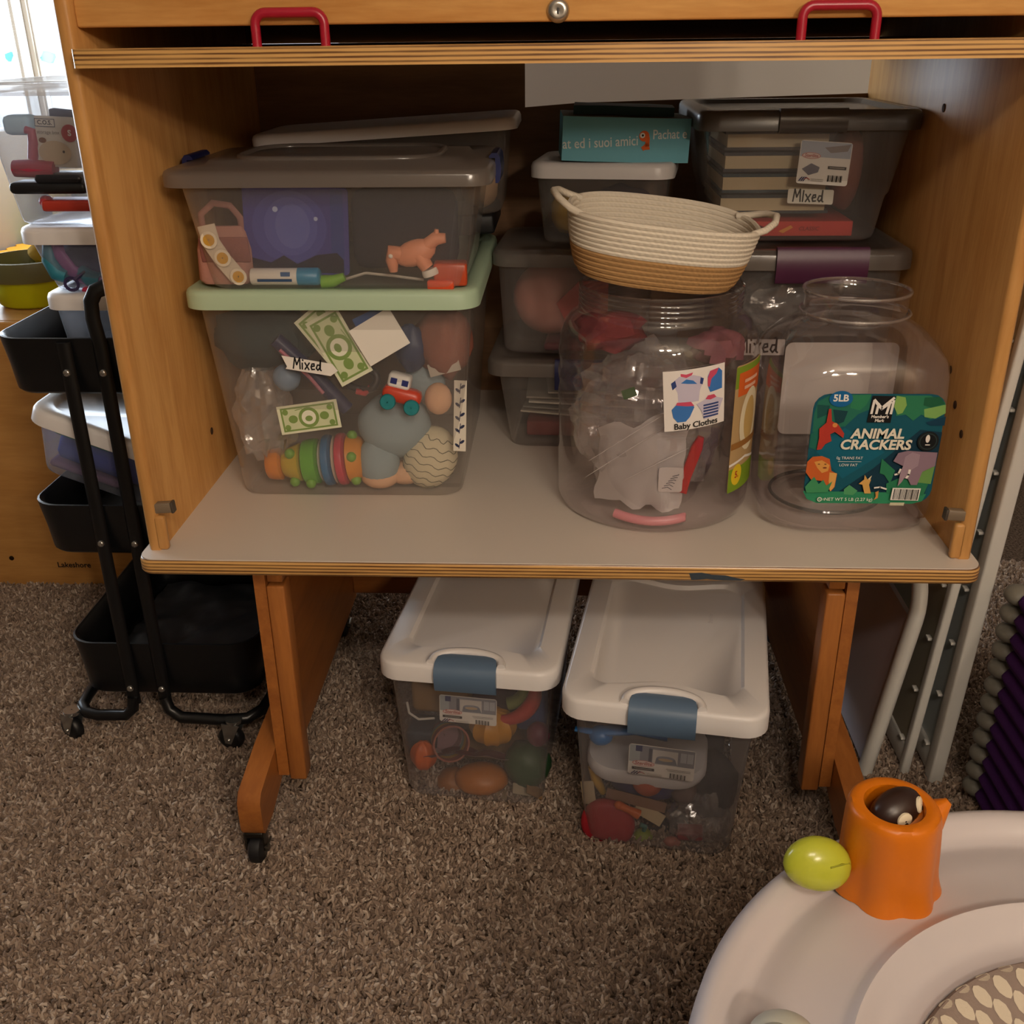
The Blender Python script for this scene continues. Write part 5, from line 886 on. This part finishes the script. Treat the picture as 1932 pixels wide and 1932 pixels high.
single('toy_vehicle', 'black toy vehicle lying in the top cart box', 'toy', MB().box(aty(90, 352, .375)+Vector((.01, 0, 0)), (.125, .05, .018), pl('#17181c', .35), .006).box(aty(110, 335, .375)+Vector((.01, 0, 0)), (.08, .05, .018), pl('#1f2026', .35), .008)); m = MB(); m.box(aty(125, 385, .37)+Vector((.015, 0, .0)), (.09, .05, .017), pl('#b83a2c', .4), .004); m.ell(aty(88, 380, .366), (.012, .012, .010), pl('#b83a44', .4), 12); single('toy_vehicle', 'red toy vehicle under the black one in the top cart box', 'toy', m)
single('blue_cloth', 'pale blue cloth at the left of the top cart box', 'cloth', MB(T(aty(40, 235, .42))).box((0, 0, 0), (.045, .04, .03), cloth('#b4d2e2'), .008)); single('slate_card', 'slate grey folder edge above the printed packet', 'folder', MB(T(aty(112, 217, .38), 0, 0, 6)).box((.008, .01, 0), (.05, .02, .016), paper('#5a6078'), .002))
# tilted box in the middle tray
a22 = 21.5; tS, MSx = tote('lidded_box', 'tilted white-lidded box of blue cloth propped in the middle cart tray', (-.826, .455, .487), 0, (.205, .21), (.245, .24), .115, (.268, .26, .098, .126), roll=a22, body=MLK)
m = MB(MSx @ T((0.0, -.03, .045))); m.box((0, 0, 0), (.185, .11, .055), cloth('#3a48a0'), .02); m.v = [v+Vector((.004*noise3(v, 30), .004*noise3(v, 30, 2), .008*noise3(v, 25, 5))) for v in m.v]; single('folded_cloth', 'rumpled royal blue cloth in the tilted cart box', 'cloth', m); single('green_folder', 'green folder edge above the blue cloth in the tilted cart box', 'folder', MB(MSx @ T((-.045, -.03, .078))).box((0, 0, 0), (.10, .12, .009), paper('#3f9a6c'), .002)); single('red_folder', 'dark red folder edge at the right of the tilted cart box', 'folder', MB(MSx @ T((.06, -.03, .083))).box((0, 0, 0), (.09, .12, .008), paper('#7a2c40'), .002)); single('pencil_case', 'mauve pencil case at the bottom of the tilted cart box', 'pencil case', MB(MSx @ T((-.03, -.04, .011))).box((0, 0, 0), (.13, .09, .013), cloth('#7a5a78'), .005))
crumple('plastic_bag', 'clear crumpled bag in the right of the middle cart tray', (-.70, .36, .445), (.05, .045, .045), seed=41)
# low wooden unit behind the cart
WL = wood('maple_panel', '#bb8546', '#cf9a58', 0, .4); un = thing('low_shelf_unit', 'low maple shelf unit seen from its plain back behind the cart', 'shelf unit', (-1.37, 1.05, -.005)); part('back_panel', MB().box((-1.37, .879, .327), (1.42, .018, .664), WL, .003), un)
for x in (-2.07, -.67): part('side_panel', MB().box((x, 1.065, .327), (.018, .352, .664), WL), un)
part('top_board', MB().box((-1.37, 1.065, .6505), (1.38, .352, .018), WL), un); part('shelf_board', MB().box((-1.37, 1.065, .33), (1.38, .352, .018), WL), un); part('bottom_board', MB().box((-1.37, 1.065, .05), (1.38, .352, .018), WL), un)
pr = Print(.1, .02, None); pr.text('Lakeshore', 0, 0, .020, paper('#2b211a'), .02); q = aty(140, 1066, .869); part('lettering', pr.mesh(flat(Matrix.Translation(q)), MB()), un, 'small dark stencilled lettering'); q = aty(22, 1053, .8695); part('screw', MB(T(q, 0, 90)).lathe([(.001, .001), (.006, .001), (.006, -.002)], pl('#4a3a28', .4, 'metal'), n=12, cap0=True), un)
# bucket
bc = (-1.232, 1.06); bu = thing('toy_bucket', 'yellow toy bucket with an olive rim on the low maple unit', 'bucket', (bc[0], bc[1], .6605)); YL = pl('#c9cf10', .4); OL = pl('#6d6b45', .45)
part('bucket_body', MB().lathe([(.001, .0), (.075, 0), (.082, .006), (.090, .07), (.088, .07), (.080, .010), (.001, .006)], YL, (bc[0], bc[1], .6605), 40), bu); part('rim', MB().lathe([(.091, .062), (.101, .062), (.104, .070), (.104, .098), (.101, .106), (.094, .107), (.091, .100), (.088, .07)], OL, (bc[0], bc[1], .6605), 40), bu)
for a in (-2.2, 2.0): 
    x, y = bc[0]+.104*math.cos(a), bc[1]+.104*math.sin(a); part('handle_knob', MB().ell((x, y, .735), (.018, .018, .020), OL, 16), bu); part('handle_grip', MB().ell((x+.012*math.cos(a), y-.012, .700), (.016, .012, .022), pl('#23242a', .4), 16), bu)
single('patterned_cloth', 'yellow brown patterned cloth hanging over the bucket rim', 'cloth', MB(T((bc[0]+.02, bc[1]+.06, .765))).ell((0, 0, 0), (.05, .04, .028), cloth('#b08a2c'), 16, None, lambda d: 1+.2*noise3(d, 4)))
single('navy_box', 'dark navy box behind the bucket on the low maple unit', 'box', MB(T((-1.25, 1.205, .66))).box((0.02, 0, .0835), (.10, .06, .165), pl('#1d2a48', .4), .01)); single('paper_stack', 'white paper pile at the left of the bucket on the low unit', 'paper', MB(T((-1.40, .98, .6605))).box((0, 0, .02), (.13, .14, .04), paper('#e6e6e6'), .001))
wb = thing('far_bench', 'pale wooden bench by the far wall beyond the foam tiles', 'bench', (-3.3, 5.95, -.005)); part('seat', MB().box((-3.25, 5.98, .389), (.6, .3, .04), wood('pale_bench', '#d8b688', '#e6c898', 0), .005), wb)
for x in (-3.5, -3.0): part('leg', MB().box((x, 5.98, .192), (.04, .26, .362), wood('pale_bench', '#d8b688', '#e6c898', 0), .004), wb)

# ================================================================== right: leaning panels and cots
WP = pl('#d4d2cc', .45); SHT = pl('#e0e8ec', .5)
def leaning_panel(label, xb, xt, y0, y1, h, post, sheet, sheetmat, corner=False, pegs=0):
    th = thing('panel_frame', label, 'panel', (xb, (y0+y1)/2, 0)); X = lambda z: xb+(xt-xb)*z/h; g = post/2+.0
    if corner:
        rc = .07; pts = [(X(0.003), y0+g, .003), (X(h*.4), y0+g, h*.4)]
        pts += [(X(h-rc+rc*math.sin(a)), y0+g+rc-rc*math.cos(a), h-rc+rc*math.sin(a)) for a in [PI/2*i/7 for i in range(8)]]
        pts += [(X(h-rc+rc*math.cos(a)), y1-rc+rc*math.sin(a), h-rc+rc*math.cos(a)) for a in [PI/2*i/7 for i in range(8)]]+[(X(.003), y1, .003)]
        part('frame_bar', MB().tube(pts, post/2, WP, 10, flat=1.2), th)
    else:
        for y in (y0+g, y1-g): part('upright', MB().loft([[(X(z)+p[0], y+p[1], z) for p in rr(post*.8, post, .004, 3)] for z in (0, h)], WP, smooth=False), th)
        for z in (.03, h-.03): part('rail', MB().box((X(z), (y0+y1)/2, z), (post*.6, y1-y0-2*post, .05), WP, .004), th)
    part('sheet', MB().loft([[(X(z)+dx, y, z) for dx, y in ((-.004, y0+post), (.004, y0+post), (.004, y1-post), (-.004, y1-post))] for z in (.012, h-(.05 if not corner else .075))], sheetmat, smooth=False), th)
    for k in range(pegs):
        z = .06+k*.105
        if z < h-.04: part('peg', MB().box((X(z)-post*.45, y0+post+.012, z), (.008, .014, .005), WP, .001), th)
    return th
leaning_panel('short white panel with a rounded top corner tucked under the shelf end', .566, .618, .20, .66, .392, .026, True, pl('#c4bfc9', .5), True)
leaning_panel('tall narrow white panel with a grey sheet beside the cabinet, nearer the cabinet', .638, .704, .21, .74, .93, .019, True, pl('#a8a18c', .5), False, 9)
leaning_panel('tall white panel with a pale sheet beside the cabinet, next to the cots', .684, .735, .185, .74, 1.10, .030, True, SHT, False, 10)
PU = cloth('#4f2869'); GW = pl('#7d7a70', .5); x0, x1, y0, y1 = .726, 1.55, -.42, .135
names = ['lowest', 'second lowest', 'third lowest', 'fourth lowest', 'fifth lowest', 'sixth lowest', 'sixth highest', 'fifth highest', 'fourth highest', 'third highest', 'second highest', 'topmost']
for k in range(12):
    z = .012+.0345*k; ct_ = thing('nap_cot', names[k]+' purple nap cot in the stack at the right edge', 'cot', ((x0+x1)/2, (y0+y1)/2, z), 'stacked purple nap cots')
    part('cot_bed', MB(T(((x0+x1)/2, (y0+y1)/2, z+.017))).box((0, 0, 0), (x1-x0, y1-y0, .0315), PU, .0155), ct_)
    for (sx, sy) in ((x0+.012, y1+.012), (x1-.03, y1+.012), (x0+.03, y0-.012), (x1-.03, y0-.012)): part('corner_leg', MB(T((sx, sy, z+.017))).ell((0, 0, 0), (.024, .024, .0165), GW, 14), ct_)

# ================================================================== baby activity centre in the foreground
AC = (.507, -.771); WA = pl('#c9c2c4', .33); ac = thing('activity_center', 'round white baby activity centre with a patterned seat in the foreground', 'activity centre', (AC[0], AC[1], 0)); c3 = (AC[0], AC[1], 0)
part('tray', MB().lathe([(.375, .352), (.386, .352), (.392, .375), (.394, .405), (.391, .424), (.384, .433), (.376, .4355), (.369, .432), (.362, .422), (.354, .4125), (.346, .4120), (.336, .4165), (.310, .4175), (.272, .4185), (.264, .421), (.259, .426), (.256, .4275), (.252, .425), (.246, .415), (.236, .402), (.226, .398), (.210, .400), (.205, .395), (.205, .355)], WA, c3, 120), ac)
part('underside', MB().lathe([(.375, .352), (.36, .36), (.26, .385), (.205, .355)], WA, c3, 60), ac)
GF = cloth('#8f8078'); seat = part('seat_fabric', MB().lathe([(.209, .396), (.2065, .404), (.203, .408), (.197, .4075), (.180, .396), (.155, .374), (.150, .366)], GF, c3, 90), ac, 'grey fabric with pale leaves'); m = MB(); LF = cloth('#cdc2b0')
def fab(r, a, lift=.0008):
    P_ = [(.209, .396), (.2065, .404), (.203, .408), (.197, .4075), (.180, .396), (.155, .374), (.150, .366)]
    for (ra, za), (rb2, zb) in zip(P_, P_[1:]):
        if rb2 <= r <= ra: t = (ra-r)/(ra-rb2); z = za+(zb-za)*t; break
    else: z = .372
    return Vector((AC[0]+r*math.cos(a), AC[1]+r*math.sin(a), z+lift))
for row, (rc, rl, wl) in enumerate(((.2015, .005, .0075), (.189, .0095, .0078), (.1745, .0095, .0074), (.161, .0065, .006))):
    nL = 46
    for i in range(nL):
        a0 = 2*PI*(i+.5*(row % 2))/nL
        if row == 0 and False: continue
        V = []
        for j_ in range(10):
            t = 2*PI*j_/10; dr = rl*math.cos(t); da = (wl*math.sin(t)*abs(math.sin(t))**.3+.25*dr)/rc; V.append(fab(rc+dr, a0+da))
        m.add(V, [list(range(10))], LF, False)
part('leaf_print', m, seat, 'pale leaf print', 'stuff')
part('seat_pad', MB().lathe([(.151, .368), (.150, .360), (.130, .352), (.10, .345), (.05, .342), (.001, .342)], cloth('#a8937c'), c3, 60), ac, 'beige seat pad')
for a in (0.35, 2.45, 4.55):
    x, y = AC[0]+.33*math.cos(a), AC[1]+.33*math.sin(a); part('leg', MB().tube([(x, y, .37), (AC[0]+.345*math.cos(a), AC[1]+.345*math.sin(a), .2), (AC[0]+.36*math.cos(a), AC[1]+.36*math.sin(a), .03)], [.03, .026, .03], WA, 12), ac)
part('base_ring', MB().lathe([(.30, .002), (.39, .002), (.40, .012), (.39, .03), (.345, .045), (.30, .03), (.295, .012), (.30, .002)], WA, c3, 80), ac)
part('clip_slot', MB(T((.275, -.707, .4190), 70)).box((0, 0, 0), (.014, .004, .003), pl('#2a2624', .5), .001), ac)
# tree stump toy
SO = pl('#d27208', .38); sb = Vector((.352, -.482, .4180)); tp_ = Vector((.342, -.497, .532)); st = thing('stump_toy', 'orange plastic tree stump toy with a mole peeking out, on the activity tray', 'toy', tuple(sb)); rings = []
def stump_ring(t, r, lobe, extra=0, lift=0):
    c_ = sb.lerp(tp_, t); n_ = (tp_-sb).normalized(); out = []
    for i in range(64):
        a = 2*PI*i/64; k = (1+lobe*(abs(math.cos(3.5*a+.6))-.55)+extra)*.90; out.append(c_+Vector((r*k*math.cos(a), r*k*math.sin(a), lift)))
    return out
for t, r, l_ in ((0, .059, .12), (.06, .057, .115), (.16, .0545, .10), (.3, .053, .08), (.55, .052, .06), (.8, .0505, .045), (.92, .0492, .03), (.97, .0475, .015), (1.0, .0445, 0)): rings.append(stump_ring(t, r, l_))
for t, r in ((1.005, .038), (.995, .0325), (.95, .0310), (.70, .0300), (.68, .02)): rings.append(stump_ring(t, r, 0))
part('stump', MB().loft(rings, SO, True, True), st)
part('branch', MB().tube([Vector((.365, -.492, .498)), Vector((.383, -.488, .512)), Vector((.399, -.485, .5265))], [.024, .017, .004], SO, 12), st)
ml = thing('mole_toy', 'dark brown mole head with round white eyes in the stump top', 'toy', tuple(tp_+Vector((0, 0, -.012)))); Mm = T(tp_+Vector((.002, .003, -.010)), 28, 0, -14) @ Matrix.Scale(.92, 4); part('head', MB(Mm).ell((0, 0, 0), (.030, .020, .0215), pl('#2e1d18', .35), 24, None, lambda d: 1+.10*max(0, d.x)), ml)
for (x, y, z, rz) in ((-.004, -.0195, .003, -6), (.0225, -.0135, .004, 38)):
    e = part('eye', MB(Mm @ T((x, y, z), rz, 84)).lathe([(.001, .0018), (.007, .0016), (.0088, .0004), (.009, -.003)], pl('#e8dcc0', .4), n=24), ml); part('pupil', MB(Mm @ T((x, y, z), rz, 84)).ell((0, -.0045, .0016), (.0026, .0026, .001), pl('#1a1412', .3), 10), e)
lf = thing('leaf_toy', 'lime green plastic leaf toy hanging on the left of the orange stump', 'toy', (.270, -.508, .4185)); LG = pl('#b7bd3a', .22); lc = aty(1540, 1632, -.512)
part('leaf', MB(T(lc, 8, -12, 16)).ell((0, 0, 0), (.034, .021, .030), LG, 28, None, lambda d: 1-.16*max(0, -d.z)**2+.05*max(0, d.x)), lf); part('leaf_vein', MB(T(lc, 8, -12, 16)).tube([(.004, -.0195, .010), (.016, -.0165, .014), (.028, -.009, .013)], .0011, pl('#8f9428', .4), 6), lf); part('hinge', MB().tube([lc+Vector((.018, .004, .004)), Vector((.316, -.492, lc.z+.004))], .007, SO, 10), lf)
gt = thing('bead_toy', 'pale grey rounded toy at the lower edge of the activity tray', 'toy', (.206, -.690, .4185)); part('dome', MB().ell((.206, -.690, .437), (.030, .026, .022), pl('#b9b8ac', .4), 24), gt); part('cap', MB().ell((.198, -.700, .448), (.018, .016, .014), pl('#a8a89c', .4), 18), gt)
